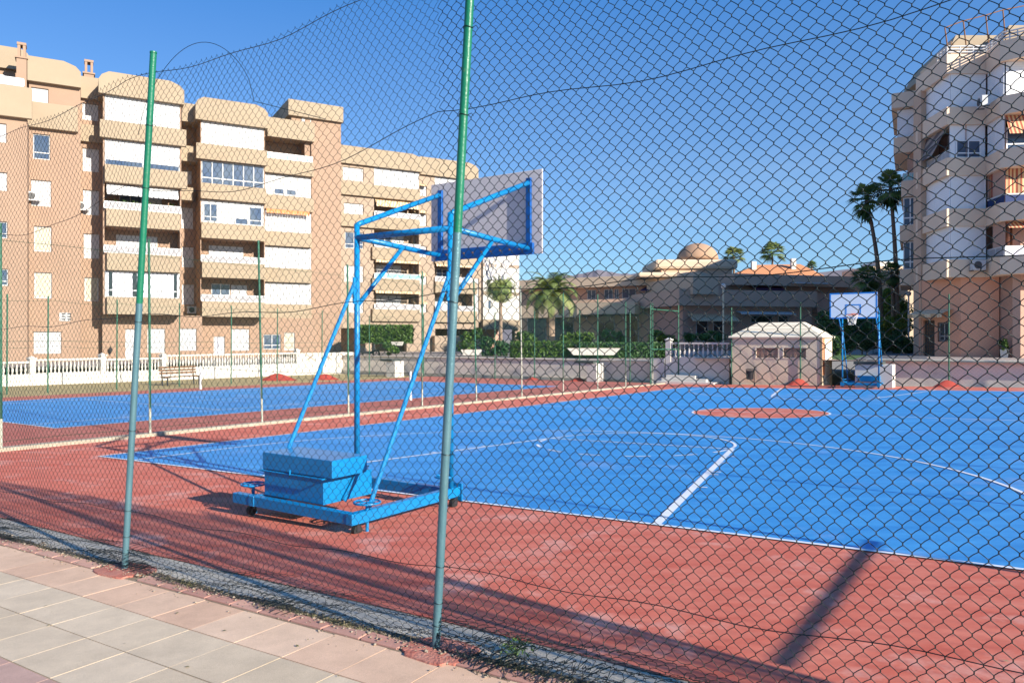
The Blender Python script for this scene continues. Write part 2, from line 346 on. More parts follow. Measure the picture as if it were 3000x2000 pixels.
def strip(a, b, w):   # line marking between two court points
    dx, dy = b[0]-a[0], b[1]-a[1]; l = math.hypot(dx, dy); nx, ny = -dy/l*w/2, dx/l*w/2
    return [(a[0]-nx, a[1]-ny), (b[0]-nx, b[1]-ny), (b[0]+nx, b[1]+ny), (a[0]+nx, a[1]+ny)]
def arc(c, r, a0, a1, w, n=48):
    P = []
    for i in range(n):
        t0 = a0+(a1-a0)*i/n; t1 = a0+(a1-a0)*(i+1)/n
        P.append([(c[0]+q*math.cos(t), c[1]+q*math.sin(t)) for q, t in ((r-w/2, t0), (r+w/2, t0), (r+w/2, t1), (r-w/2, t1))])
    return P
b = MB(); b.quad((-3500, -200, -6), (3500, -200, -6), (3500, 6000, -6), (-3500, 6000, -6)); o = b.build('terrain', M['earth']); o['kind'] = 'structure'
sheet('ground', M['earth'], [rect(-2.5, -3.7, 45, 31.2), rect(-70, -40, -2.5, 31.9), rect(-2.5, -40, 45, -3.7), rect(-2.5, 31.2, 45, 31.9)], -.05)
FB = (-.42256, 4.35863); FAZ = R(-33)
NF = Fr(FB[0], FB[1], FAZ)     # near fence frame: s = along fence, n toward the pavement
def nf(s, n, dz=0):
    x, y, _ = NF.p(s, n, 0); return (x, y, gxy(x, y)+dz)
# red surround reaches the fence with a slightly curved edge
b = MB()
red_edge = [(-14, -.5), (-6.35, -.42), (-3.8, -.36), (-1.5, -.36), (0, -.35), (1.2, -.31), (6.5, -.28)]
def toc(s, n): x, y, _ = NF.p(s, n, 0); return uvof(x, y)
poly = [toc(s, n) for s, n in red_edge]
pl = [q for q in poly if q[0] >= -2.5]
b.add([c3(*q) for q in pl]+[c3(19, pl[-1][1]), c3(19, 31.15), c3(-2.45, 31.15), c3(-2.45, pl[0][1])], [tuple(range(len(pl)+4))])
o = b.build('court_surround', M['red_court']); o['kind'] = 'structure'
sheet('tennis_surround', M['red_court_dark'], [rect(-19.4, -12, -2.6, 31.6)], 0)
sheet('basketball_court', M['blue_court'], [rect(0, 0, 14.77, 27.76)], .004)
sheet('tennis_court', M['blue_court'], [rect(-17.0, 2.0, -5.9, 25.7)], .004)
sheet('centre_circle', M['red_court'], [[(7.385+1.77*math.cos(t*math.pi/32), 13.88+1.77*math.sin(t*math.pi/32)) for t in range(64)]], .008)
CW = 14.77; CL = 27.76; cx = CW/2; lw = .055
P = []
for a_, b_ in (((0, 0), (CW, 0)), ((CW, 0), (CW, CL)), ((CW, CL), (0, CL)), ((0, CL), (0, 0)), ((0, CL/2), (CW, CL/2))): P.append(strip(a_, b_, lw))
P += arc((cx, CL/2), 1.77, 0, 2*math.pi, lw)
for e in (0, 1):
    def q(u, v): return (u, v) if e == 0 else (CW-u, CL-v)
    pp = []
    R3 = 6.31; bz = 1.5
    dd = math.sqrt(R3**2-(cx-.9)**2) if False else 0
    pp += arc((cx, bz), R3, 0, math.pi, lw, 64)
    pp.append(strip((cx-R3, 0), (cx-R3, bz), lw)); pp.append(strip((cx+R3, 0), (cx+R3, bz), lw))
    fd = 5.95; fw = 1.785
    pp.append(strip((cx-fw, fd), (cx+fw, fd), lw))
    pp.append(strip((cx-3, 0), (cx-fw-.03, fd), .07)); pp.append(strip((cx+3, 0), (cx+fw+.03, fd+.02), .09))
    pp += arc((cx, fd), fw, 0, math.pi, lw, 32)
    for i in range(7):
        t0 = math.pi+.12+i*math.pi/7; pp += arc((cx, fd), fw, t0, t0+.24, lw, 4)
    for t in (.36, .53, .57, .72, .84):
        for s in (-1, 1):
            u0 = cx+s*(3+(fw-3)*t); pp.append(strip((u0, fd*t), (u0+s*.17, fd*t+.04), .045))
    P += [[q(*k) for k in z] for z in pp]
sheet('court_lines', M['line'], P, .012)
P = []
for z in (((-17.0, 2.0), (-5.9, 2.0)), ((-5.9, 2.0), (-5.9, 25.7)), ((-5.9, 25.7), (-17.0, 25.7)), ((-17.0, 25.7), (-17.0, 2.0)), ((-7.28, 2), (-7.28, 25.7)), ((-15.6, 2), (-15.6, 25.7)), ((-15.6, 7.5), (-7.28, 7.5)), ((-15.6, 20.2), (-7.28, 20.2)), ((-11.45, 7.5), (-11.45, 20.2))):
    P.append(strip(*z, .055))
sheet('tennis_lines', M['line'], P, .01)
# kerb between the two courts
b = MB(); b.hexa([c3(-2.68, -9, -.02), c3(-2.42, -9, -.02), c3(-2.42, 31, -.02), c3(-2.68, 31, -.02), c3(-2.68, -9, .07), c3(-2.42, -9, .07), c3(-2.42, 31, .07), c3(-2.68, 31, .07)])
o = b.build('kerb', M['kerb_concrete'], bevel=.01); o['kind'] = 'structure'
# concrete strip, dirt strip
def nsheet(name, m, n0, n1, dz, s0=-16, s1=6.6, wob=0):
    b = MB(); N = 90
    for i in range(N):
        a = s0+(s1-s0)*i/N; c = s0+(s1-s0)*(i+1)/N
        w0 = wob*math.sin(a*7.3)*math.cos(a*2.1); w1 = wob*math.sin(c*7.3)*math.cos(c*2.1)
        b.quad(nf(a, n0, dz), nf(c, n0, dz), nf(c, n1+w1, dz), nf(a, n1+w0, dz))
    o = b.build(name, m); o['kind'] = 'structure'; return o
nsheet('concrete_strip', M['concrete'], .06, -.47, -.006)
nsheet('dirt_strip', M['dirt'], .17, -.04, 0, wob=.03)
nsheet('pavement_bed', M['joint'], 6.5, .155, -.008, s0=-16, s1=12)
# kerb bricks
b = MB(); s = -15.
while s < 6.4:
    l = random.uniform(.27, .33); d = random.uniform(-.006, .006)
    if not any(abs(s+l/2-k) < .26 for k in (0, -3.18)):
        q = [nf(s, .155, -.05), nf(s+l-.012, .155, -.05), nf(s+l-.012, .055+d, -.05), nf(s, .055+d, -.05), nf(s, .155, .012), nf(s+l-.012, .155, .012), nf(s+l-.012, .055+d, .014+d), nf(s, .055+d, .014-d)]
        b.hexa(q, random.random()+.01)
    s += l
o = b.build('kerb_bricks', M['brickkerb'], bevel=.006); o['kind'] = 'structure'
bs = [MB(), MB(), MB()]
pit = .4215
for row in range(14):
    n0 = .16+row*.413; n1 = n0+.409
    k = 0 if row == 0 else (1 if row in (1, 2) else (2 if row in (3,) else (1 if row % 3 else 0)))
    for i in range(-36, 26):
        s0 = -.245-.0+i*pit; j = [random.uniform(-.0012, .0012) for _ in range(4)]
        if s0 > 6: continue
        g = .0025
        q = [nf(s0+g, n1-g, -.03), nf(s0+pit-g, n1-g, -.03), nf(s0+pit-g, n0+g, -.03), nf(s0+g, n0+g, -.03), nf(s0+g, n1-g, j[0]), nf(s0+pit-g, n1-g, j[1]), nf(s0+pit-g, n0+g, j[2]), nf(s0+g, n0+g, j[3])]
        bs[k].hexa(q, random.random()+.01)
for q, nm, m in zip(bs, ('pink_pavement', 'beige_pavement', 'mauve_pavement'), ('tile_pink', 'tile_beige', 'tile_mauve')):
    o = q.build(nm, M[m]); o['kind'] = 'structure'
# grass strip beyond the tennis court, terraces
sheet('lawn', M['grass'], [rect(-28.6, -12, -19.4, 31.6)], -.002)
b = MB(); x0 = c3(-80, 32.6); 
def tq(u0, v0, u1, v1, z): return [(*W(u0, v0), z), (*W(u1, v0), z), (*W(u1, v1), z), (*W(u0, v1), z)]
b.add(tq(-80, 32.3, -1.2, 46, .38), [(0, 1, 2, 3)]); b.add(tq(-80, 46, 90, 190, .36), [(0, 1, 2, 3)])
o = b.build('terrace', M['paving']); o['kind'] = 'structure'
b = MB(); b.add(tq(-1.2, 31.5, 60, 46, .62), [(0, 1, 2, 3)]); o = b.build('upper_terrace', M['paving']); o['kind'] = 'structure'
b = MB(); b.add(tq(-80, -30, -28.5, 32.3, .2), [(0, 1, 2, 3)]); o = b.build('forecourt', M['paving']); o['kind'] = 'structure'
# distant hills
def ridge(name, Y, pts, m):
    b = MB(); n = len(pts)
    for i in range(n-1):
        (p0, y0), (p1, y1) = pts[i], pts[i+1]
        for k in range(4):
            f0 = k/4; f1 = (k+1)/4
            def T(p, y, f): yy = Y+f*900; h = (CH+(990-y)/F*(Y+900))*f+(-6)*(1-f); return ((p-1500)/F*yy, yy, h)
            b.quad(T(p0, y0, f0), T(p1, y1, f0), T(p1, y1, f1), T(p0, y0, f1))
        b.quad(T(p0, y0, 1), T(p1, y1, 1), ((p1-1500)/F*(Y+2400), Y+2400, -6), ((p0-1500)/F*(Y+2400), Y+2400, -6))
    o = b.build(name, m); o['kind'] = 'structure'; return o
pts = [(-2500, 930), (-900, 880), (600, 860), (1380, 838), (1500, 826)]
rr = random.Random(3)
for p in range(1540, 2000, 14):
    base = np.interp(p, [1540, 1640, 1760, 1830, 1900, 1940, 2000], [826, 812, 790, 803, 797, 788, 800]); pts.append((p, base+rr.uniform(-3, 3)))
pts += [(2100, 812), (2300, 806), (2420, 796), (2500, 786), (2560, 800), (2700, 830), (3400, 870), (5200, 930)]
ridge('hills', 2600, pts, M['hill'])
# ------------------------------------------------------------------ chain-link fences
def chain(name, P, length, height, pitch, vpitch, r, m, parent, s0=0, seed=0, bend=True, k=4, wob=.02, bunch=0):
    """P(s, n, h) -> world arrays. One zigzag wire per half pitch, interlocked at the nodes."""
    g = np.random.default_rng(seed)
    nw = int(length/(pitch/2)); nz = int(height/(vpitch/2))
    nb = bunch
    tot = nz+nb
    js = np.arange(tot+1)
    hz = height-(js*vpitch/2)
    if nb:   # slack rows gather at the foot
        tail = js > nz-6
        hz = np.where(tail, np.interp(js, [nz-6, tot], [6*vpitch/2, .015]), hz)
    allV = []; allF = []; base = 0
    ph = g.uniform(0, 6.28, 12)
    for i in range(nw):
        x0 = s0+i*pitch/2
        side = (js+i) % 2            # 0: left extreme, 1: right extreme
        if bend:
            t = np.repeat(js, 3); sd = np.repeat(side, 3); kk = np.arange(len(t)) % 3
            hn = np.append(hz[1:], hz[-1]-vpitch/2); sn = np.append(side[1:], 1-side[-1])
            slash = side == 1          # wire running down to the left: the more bowed of the two
            h = np.repeat(hz, 3)+np.choose(kk, [.0042, -.0042, 0]); h[2::3] = (hz+hn)/2+np.where(slash, .0014, .0005)*(vpitch/.0725 if nb == 0 else 1)
            x = x0+sd*pitch/2+np.where(sd == 1, .0012, -.0012); x[2::3] = x0+(side+sn)/2*pitch/2+np.where(slash, -.0012, .0004)
            nn = np.choose(kk, [.0022, -.0022, 0.])*(1 if i % 2 else -1)
            h[2::3] = np.where(hz-hn < .03, (hz+hn)/2, h[2::3])
        else:
            t = js; sd = side; h = hz; x = x0+sd*pitch/2; nn = 0*h
        # broad, soft irregularities of hung wire netting
        dn = wob*(np.sin(x*1.9+ph[0])*np.cos(h*1.3+ph[1])+.5*np.sin(x*4.3+h*2.2+ph[2])+.25*np.sin(x*9+h*5+ph[3]))
        dx = wob*.45*(np.sin(h*3.1+x*1.1+ph[4])+.5*np.sin(h*6.3+x*3.7+ph[5]))
        dh = wob*.45*(np.sin(x*2.3+h*.9+ph[6])+.4*np.sin(x*6.1-h*2+ph[7]))
        dh = dh*np.clip(h/.4, 0, 1)
        if nb:
            q = np.clip((.30-h)/.30, 0, 1)
            dn = dn+q*(.05+.05*np.sin(x*3.1+ph[8])+.03*np.sin(x*11+ph[9]))*np.sin(t*1.9+x*4)+q*.06*np.sin(x*2.1)+q*.045
            dx = dx+q*.02*np.sin(t*2.3+x*9+i*.7)
            dh = dh+q*.02*np.sin(x*7+t)*np.clip(h/.06, 0, 1)
        c = P(x+dx, nn+dn, h+dh)      # (N,3)
        n = len(c)
        d = np.empty_like(c); d[1:-1] = c[2:]-c[:-2]; d[0] = c[1]-c[0]; d[-1] = c[-1]-c[-2]
        d /= np.linalg.norm(d, axis=1, keepdims=True)+1e-9
        a = np.cross(d, nrm_of[name]); a /= np.linalg.norm(a, axis=1, keepdims=True)+1e-9
        bb = np.cross(d, a)
        an = 2*np.pi*np.arange(k)/k
        ring = c[:, None, :]+r*(a[:, None, :]*np.cos(an)[None, :, None]+bb[:, None, :]*np.sin(an)[None, :, None])
        allV.append(ring.reshape(-1, 3))
        I = np.arange(n-1)[:, None]*k; J = np.arange(k)[None, :]; J2 = (J+1) % k
        allF.append((np.stack([I+J, I+J2, I+k+J2, I+k+J], -1).reshape(-1, 4))+base); base += n*k
    return npmesh('wire_mesh', np.concatenate(allV), np.concatenate(allF), m, parent)
nrm_of = {}
def gxy_np(x, y):
    u = (x-O[0])*U[0]+(y-O[1])*U[1]; v = (x-O[0])*V[0]+(y-O[1])*V[1]
    uc = np.maximum(u, -2.5); X = O[0]+uc*U[0]+v*V[0]; Y = O[1]+uc*U[1]+v*V[1]
    return TA*X+TB*Y+np.where(u < -2.5, .0063*(u+2.5), 0)
def frameP(fr, top=None, lift=0):
    def P(s, n, h):
        x = fr.o[0]+s*fr.d[0]+n*fr.n[0]; y = fr.o[1]+s*fr.d[1]+n*fr.n[1]
        z = gxy_np(x, y)+lift
        hh = h if top is None else h*top(s)
        return np.stack([x, y, z+hh], 1)
    return P
# near fence
NEARH = 4.0
def topf(s):   # the top edge of the net sags a little between the posts
    return 1-.012-.022*np.abs(np.sin((s)*np.pi/3.18))*np.where(s < 0, 1, .6)+.004*np.sin(s*5)
fence = thing('chain_link_fence', 'tall green chain-link fence in the foreground on leaning posts beside the pavement', 'fence', (FB[0], FB[1], -.1))
nrm_of['near'] = np.array([NF.n[0], NF.n[1], 0.])
chain('near', frameP(NF, topf), 9.4, NEARH, .0655, .0725, .0013, M['wire'], fence, s0=-9.4, seed=4, wob=.022, bunch=9)
chain('near', frameP(NF, topf), 5.9, NEARH, .0655, .0725, .0019, M['wire'], fence, s0=0, seed=4, wob=.022, bunch=9)
def post(parent, base, top, r, zsplit, mlow, mhigh, foot=True):
    base = Vector(base); top = Vector(top); t = zsplit; mid = base.lerp(top, t)
    b = MB(); b.tube([base-Vector((0, 0, .05)), base.lerp(top, .25), mid, mid.lerp(top, .5), top], r, 18)
    b.tube([top, top+Vector((0, 0, .012))], r*1.08, 18)
    n0 = len(b.f)
    ms = [mhigh, mlow]; zz = mid.z
    b.m = [1 if sum(b.v[i][2] for i in f)/len(f) < zz else 0 for f in b.f]
    o = b.build('post', ms, parent, smooth=True)
    md = o.modifiers.new('es', 'EDGE_SPLIT'); md.split_angle = R(50)
    # tie wires around the post
    return o
def npost(s, lean, split, h=4.05, r=.0245):
    x, y, _ = NF.p(s, .03, 0); z = gxy(x, y); xt, yt, _ = NF.p(s+lean, .03, 0)
    post(fence, (x, y, z), (xt, yt, z+h), r, split, M['galv'], M['green_post'])
    for hh in (.14, .27, .48, 1.12, 1.98, 3.02, 3.5):
        b = MB(); f_ = hh/h; px_, py_ = x+(xt-x)*f_, y+(yt-y)*f_
        pts = []
        for j in range(15):
            a = 2*math.pi*j/14; pts.append((px_+(r+.003)*math.cos(a), py_+(r+.003)*math.sin(a), z+hh+.004*math.sin(a*2)))
        b.tube(pts, .0022, 5)
        b.tube([(px_+.026, py_-.01, z+hh), (px_+.045, py_-.02, z+hh+.006), (px_+.055, py_-.01, z+hh-.006)], .0022, 5)
        b.build('tie_wire', M['wire'], fence)
npost(0, .27, .585); npost(-3.18, .40, .525); npost(-6.35, .22, .5); npost(3.25, .15, .55); npost(5.85, 0, .5)
# stay wires running through the net
def stay(hs, seed):
    g = random.Random(seed); b = MB(); pts = []
    for k in range(121):
        s = -9+14.8*k/120; ph = (s % 3.18)/3.18
        sag = hs[1]*math.sin(math.pi*ph)*(1 if s < 0 else .35)+.012*math.sin(s*6.1+seed)
        x, y, _ = NF.p(s, .006+.01*math.sin(s*3+seed), 0); pts.append((x, y, gxy(x, y)+hs[0]-sag))
    b.tube(pts, .0024, 5); b.build('stay_wire', M['wire'], fence)
for q in ((3.08, .22), (2.04, .05), (.47, .03), (3.93, .10)): stay(q, int(q[0]*100))
# a loose stay wire looping above the first bay
b = MB(); pts = []
for k in range(40):
    t = k/39; s = -3.0+2.1*t; x, y, _ = NF.p(s, .02, 0); pts.append((x, y, gxy(x, y)+3.45+.55*math.sin(math.pi*min(1, t*1.5))**.6-(.25*max(0, t-.66)*3)))
b.tube(pts, .0022, 5); b.build('loose_wire', M['wire'], fence)
# red concrete pads round the posts (each post's footing)
for s, sx, lab in ((0, .21, 'red painted concrete pad under the nearest fence post'), (-3.18, .24, 'cracked red concrete patch at the foot of the second fence post')):
    b = MB(); n = 22; top = []; bot = []
    g = random.Random(int(s*10)+5)
    for j in range(n):
        a = 2*math.pi*j/n; rr_ = 1+g.uniform(-.09, .09)
        ss = s+sx*rr_*(abs(math.cos(a))**.6)*math.copysign(1, math.cos(a))+.04; nn = .045+.16*rr_*(abs(math.sin(a))**.6)*math.copysign(1, math.sin(a))
        top.append(nf(ss, nn, .012+g.uniform(-.002, .002))); bot.append(nf(ss*1, nn*1.05, -.03))
    b.add(top+bot+[nf(s+.03, .03, .016)], [(j, (j+1) % n, 2*n) for j in range(n)]+[(j, j+n, (j+1) % n+n, (j+1) % n) for j in range(n)])
    o = b.build('post_footing', M['redfoot_dust']); tag(o, lab, 'footing')
# fence along the right side of the court (outside the frame, throws its posts' shadows over the court)
SF = Fr(*W(16.4, -3.4), R(90)-YAW)
sf = thing('side_fence', 'green chain-link fence along the far right side of the blue court', 'fence', (*W(16.4, -3.4), -.1))
nrm_of['side'] = np.array([SF.n[0], SF.n[1], 0.])
chain('side', frameP(SF), 34.6, 4.0, .13, .14, .0026, M['wire_far'], sf, seed=2, bend=False, k=3, wob=.01)
for i in range(13):
    x, y, _ = SF.p(.05+2.86*i, 0, 0); post(sf, (x, y, gxy(x, y)), (x, y, gxy(x, y)+4.15), .026, .3, M['galv'], M['green_post'])
b = MB(); b.tube([SF.p(.1, .1, 1.70), SF.p(3.2, .1, 1.68)], .028, 10); b.build('shadow_rail', M['green_post'], sf)  # unseen rail added to throw the broad shadow across the red court
# fence between the two courts
mf = thing('dividing_fence', 'green chain-link fence on thin posts along the pale kerb between the two courts', 'fence', c3(-2.55, 0, .07))
mposts = [(440, 1275, 4.25, -4), (768, 1241, 4.56, -11), (1021, 1217, 4.22, -3), (1237, 1195, 4.3, 0), (1396, 1181, 4.25, -8), (1529, 1168, 4.2, -4), (1650, 1157, 4.14, 0), (1751, 1145, 4.25, 0), (1833, 1137, 4.1, 0), (1912, 1129, 4.15, 0)]
MF = Fr(*W(-2.55, -9), R(90)-YAW)
nrm_of['mid'] = np.array([MF.n[0], MF.n[1], 0.])
chain('mid', frameP(MF, None, .07), 38.6, 3.95, .105, .115, .0017, M['wire_far'], mf, seed=5, bend=False, k=3, wob=.03)
for i, (px, py, hh, lean) in enumerate(mposts+[(3, 1332, 4.2, -2)]):
    s = MF.sx(px); x, y, _ = MF.p(s, 0, 0); z = gxy(x, y)+.06
    xt = (px+lean-1500)/F*y; post(mf, (x, y, z), (xt, y, z+hh), .026, .13 if i not in (5,) else .99, M['bare_post'], M['far_post'])
b = MB()
for hh in (3.9, 2.0, .12):
    b.tube([(*MF.p(38.6*k/60, .0, 0)[:2], gxy(*MF.p(38.6*k/60, 0, 0)[:2])+.07+hh-(.05*math.sin(k*math.pi/5))**2*8) for k in range(61)], .004, 4)
b.build('stay_wires', M['wire_far'], mf)
# gate at the end of that fence
gt = thing('fence_gate', 'green tubular frame gate at the far end of the fence between the courts', 'gate', c3(-2.5, 29))
GFr = Fr(*W(-2.45, 29.0), R(90)-YAW-.12)
gp = MB(); 
for s in (0, 2.9):
    x, y, _ = GFr.p(s, 0, 0); z = gxy(x, y); b = MB(); b.tube([(x, y, z), (x, y, z+4.2)], .035, 8); b.build('post', M['far_post'], gt)
b = MB()
for hz in (1.9, 3.95): b.tube([(*GFr.p(0, 0, 0)[:2], -.8+hz), (*GFr.p(2.9, 0, 0)[:2], -.83+hz)], .03, 8)
b.build('rail', M['far_post'], gt)
# fence beyond the tennis court
bf = thing('tennis_back_fence', 'thin green chain-link fence behind the tennis court before the white balustrade', 'fence', c3(-21.2, 10))
BF = Fr(*W(-21.2, -6), R(90)-YAW)
nrm_of['back'] = np.array([BF.n[0], BF.n[1], 0.])
chain('back', frameP(BF), 36, 4.0, .16, .17, .0016, M['wire_far'], bf, seed=9, bend=False, k=3, wob=.03)
for px, py, ty in ((140, 1150, 862), (342, 1141, 878), (525, 1132, 879), (677, 1123, 895), (812, 1112, 898), (943, 1107, 905), (20, 1160, 850)):
    s = BF.sx(px); x, y, _ = BF.p(s, 0, 0); z = gxy(x, y); b = MB(); b.tube([(x, y, z), (x+.02, y, z+4.12)], .03, 8); b.build('post', M['far_post'], bf)
b = MB()
for hh in (3.95, 2.0):
    b.tube([(*BF.p(36*k/60, 0, 0)[:2], gxy(*BF.p(36*k/60, 0, 0)[:2])+hh-.1*abs(math.sin(k*math.pi/5))) for k in range(61)], .006, 4)
b.build('stay_wires', M['wire_far'], bf)
# fence beyond the far ends
ef = thing('end_fence', 'green chain-link fence in front of the low wall at the far court ends', 'fence', c3(6, 31))
EF = Fr(*W(-24, 31.25), -YAW)
nrm_of['end'] = np.array([EF.n[0], EF.n[1], 0.])
chain('end', frameP(EF), 21, 3.9, .16, .17, .0016, M['wire_far'], ef, seed=3, bend=False, k=3, wob=.03)
chain('end', frameP(EF), 17, 3.9, .16, .17, .0016, M['wire_far'], ef, s0=24.5, seed=13, bend=False, k=3, wob=.03)
for px, hh in ((1082, 4.1), (1241, 4.1), (1450, 4.1), (1566, 4.1), (1698, 4.1), (1846, 4.0), (2143, 3.9), (2345, 4.0), (2780, 4.05), (3180, 4.)):
    s = EF.sx(px); x, y, _ = EF.p(s, 0, 0); z = gxy(x, y); b = MB(); b.tube([(x, y, z), (x, y, z+hh)], .032, 8); b.build('post', M['far_post'], ef)
# red concrete mounds at the feet of those posts
def mound(px, py, hw, hh, lab, dv=0):
    s = EF.sx(px); x, y, _ = EF.p(s, 0, 0); z = gxy(x, y)
    if dv: Yd = dv; x = (px-1500)/F*Yd; y = Yd; z = gxy(x, y)
    b = MB(); n = 16; P_ = []
    prof = ((1, 0), (.72, .35), (.4, .75), (.12, 1))
    for f_, q in prof:
        for j in range(n):
            a = 2*math.pi*j/n; r_ = 1+.07*math.sin(3*a+px)
            P_.append((x+hw*f_*r_*math.cos(a), y+.35*f_*r_*math.sin(a), z+hh*q-.01))
    fs = [(i*n+j, i*n+(j+1) % n, (i+1)*n+(j+1) % n, (i+1)*n+j) for i in range(3) for j in range(n)]+[tuple(3*n+j for j in range(n))]
    b.add(P_, fs); o = b.build('mound', M['redfoot']); tag(o, lab, 'mound', 'red concrete mounds at the fence posts')
mound(2340, 1122, .62, .33, 'dark red concrete mound beside the far basketball stand near the kiosk')
mound(2775, 1128, .62, .30, 'dark red concrete mound right of the far basketball stand against the low wall')
mound(1693, 1110, .55, .22, 'small red concrete mound at the wall left of the fence gate')
mound(1560, 1108, .45, .16, 'smallest red mound at the wall behind the tennis court corner')
mound(812, 1108, 1.15, .42, 'wide red mound on the dry lawn behind the tennis net', dv=44)
mound(950, 1102, .9, .36, 'red mound on the dry lawn seen between the brace and post of the near stand', dv=45)
# ------------------------------------------------------------------ basketball stands
def make_stand(name, label, cat, loc, rot):
    """local axes: x along the baseline, y towards the court; built at the origin then turned"""
    t = thing(name, label, cat, (0, 0, 0)); mt = M['sky_blue']
    hx = .725; H = 3.27
    for s in (-1, 1):
        x = s*hx
        b = MB(); b.tube([(x, 0, .2), (x, 0, H)], .034, 16); b.build('upright', mt, t, smooth=True)
        tx = s*.73
        b = MB(); b.tube([(x, 0, H-.02), (x, .05, H+.01), (tx, 1.56, H+.59)], .033, 14); b.build('upper_arm', mt, t, smooth=True)
        b = MB(); b.tube([(x, .02, 3.1), (tx, 1.57, 3.03)], .033, 14); b.build('lower_arm', mt, t, smooth=True)
        b = MB(); b.tube([(x, .02, 2.29), (x, .8, 3.05)], .027, 12); b.build('strut', mt, t, smooth=True)
        b = MB(); b.tube([(x, -.02, 2.5), (x, -.035, 2.56), (x, -1.26, .24)], .024, 12); b.bar((x, -.045, 2.3), (x, -.045, 2.62), .02, .04); b.build('rear_brace', mt, t, smooth=False)
        b = MB(); b.bar((x, -1.52, .18), (x, .12, .18), .085, .108); b.bar((x, .12, .17), (x, .14, .17), .13, .2); b.build('base_beam', mt, t, bevel=.006)
        b = MB(); b.bar((tx, 1.60, H-.40), (tx, 1.60, H+.72), .07, .045); 
        b = MB(); b.box((tx-.035, 1.565, 2.96), (tx+.035, 1.605, 3.93)); b.build('backboard_upright', M['sky_blue_shaded'], t, bevel=.004)
    b = MB(); b.tube([(-hx, 0, 3.1), (hx, 0, 3.1)], .036, 16); b.build('cross_tube', mt, t, smooth=True)
    b = MB(); b.bar((-hx-.32, -1.47, .18), (hx-.045, -1.47, .18), .085, .106); b.build('rear_cross_beam', mt, t, bevel=.006)
    b = MB(); b.bar((-hx+.05, 0, .17), (hx-.05, 0, .17), .08, .12); b.build('front_cross_beam', mt, t, bevel=.006)
    # backboard: grey back, white face with its blue frame and target square
    bb = MB(); bb.box((-.915, 1.61, 2.96), (.915, 1.635, 4.03)); bo = bb.build('backboard', M['board_back'], t, bevel=.003)
    f_ = MB(); f_.box((-.90, 1.6375, 2.975), (.90, 1.640, 4.015)); f_.build('backboard_face', M['board_white'], bo)
    f_ = MB()
    for a_ in ((-.915, 1.641, 2.96, .915, 1.645, 3.01), (-.915, 1.641, 3.98, .915, 1.645, 4.03), (-.915, 1.641, 3.012, -.865, 1.645, 3.978), (.865, 1.641, 3.012, .915, 1.645, 3.978),
               (-.295, 1.642, 3.11, .295, 1.646, 3.15), (-.295, 1.642, 3.51, .295, 1.646, 3.55), (-.295, 1.642, 3.152, -.255, 1.646, 3.508), (.255, 1.642, 3.152, .295, 1.646, 3.508)):
        f_.box(a_[:3], a_[3:])
    f_.build('backboard_marking', M['board_blue'], bo)
    b = MB(); b.box((-.80, 1.56, 2.955), (.80, 1.609, 3.10)); 
    bp = b.build('lower_rail', M['sky_blue_shaded'], t, bevel=.004)
    b = MB()
    for i in range(9):
        x = -.6+i*.15; b.tube([(x, 1.548, 3.03), (x, 1.561, 3.03)], .012, 8)
    b.build('bolts', M['rust'], bp)
    # rim and net
    b = MB(); b.tube([(.225*math.cos(a_), 1.91+.225*math.sin(a_), 3.12) for a_ in [2*math.pi*i/28 for i in range(29)]], .011, 8); b.box((-.09, 1.646, 3.06), (.09, 1.69, 3.16))
    b.tube([(-.07, 1.68, 3.08), (-.17, 1.80, 3.115)], .008, 6); b.tube([(.07, 1.68, 3.08), (.17, 1.80, 3.115)], .008, 6); b.build('rim', M['rim'], t)
    b = MB()
    for i in range(12):
        for sgn in (-1, 1):
            pts = []
            for k in range(7):
                q = k/6; rr_ = .222*(1-q)+.12*q+.012*math.sin(q*9); a_ = 2*math.pi*(i+sgn*q*2.2)/12; pts.append((rr_*math.cos(a_), 1.91+rr_*math.sin(a_), 3.11-.42*q))
            b.tube(pts, .0065, 4)
    b.build('net', M['net'], t)
    # ballast box
    b = MB(); b.box((-.66, -1.40, .235), (.245, -.73, .50)); lb = b.build('ballast_box', mt, t, bevel=.006)
    b = MB(); b.box((-.66, -1.425, .515), (.395, -.95, .69)); b.hexa([(-.655, -1.4, .502), (.24, -1.4, .502), (.24, -.95, .502), (-.655, -.95, .502), (-.655, -1.4, .513), (.24, -1.4, .513), (.24, -.95, .513), (-.655, -.95, .513)]); b.build('ballast_box_lid', mt, t, bevel=.006)
    b = MB(); b.tube([(-.65, -1.46, .505), (.30, -1.46, .505)], .011, 8); b.tube([(-.66, -1.40, .505), (-.65, -1.46, .505)], .009, 6); b.tube([(.30, -1.46, .505), (.30, -1.38, .505)], .009, 6)
    b.tube([(-.17, -1.47, .5), (-.17, -1.47, .555)], .008, 6); b.build('pull_handle', mt, t)
    b = MB(); b.bar((.27, -1.15, .24), (.27, -.90, .56), .012, .06); b.tube([(.27, -.89, .56), (.40, -.92, .57)], .008, 6); b.build('lever', mt, t)
    # screw jacks with handwheels, castors
    for x, y, s_ in ((-hx-.20, -1.34, 1.), (hx+.02, -1.30, 1.), (hx-.05, -.05, .8), (-hx+.02, -.08, .8)):
        b = MB(); zc = .31 if s_ == 1 else .36; r_ = .125*s_
        b.tube([(x+r_*math.cos(a_), y+r_*math.sin(a_), zc) for a_ in [2*math.pi*i/24 for i in range(25)]], .011, 8)
        for k in range(3):
            a_ = k*math.pi/3+.3; b.tube([(x-r_*math.cos(a_), y-r_*math.sin(a_), zc), (x+r_*math.cos(a_), y+r_*math.sin(a_), zc)], .007, 6)
        b.tube([(x, y, .0), (x, y, zc)], .017, 8); b.tube([(x, y, 0.0), (x, y, .02)], .045, 10)
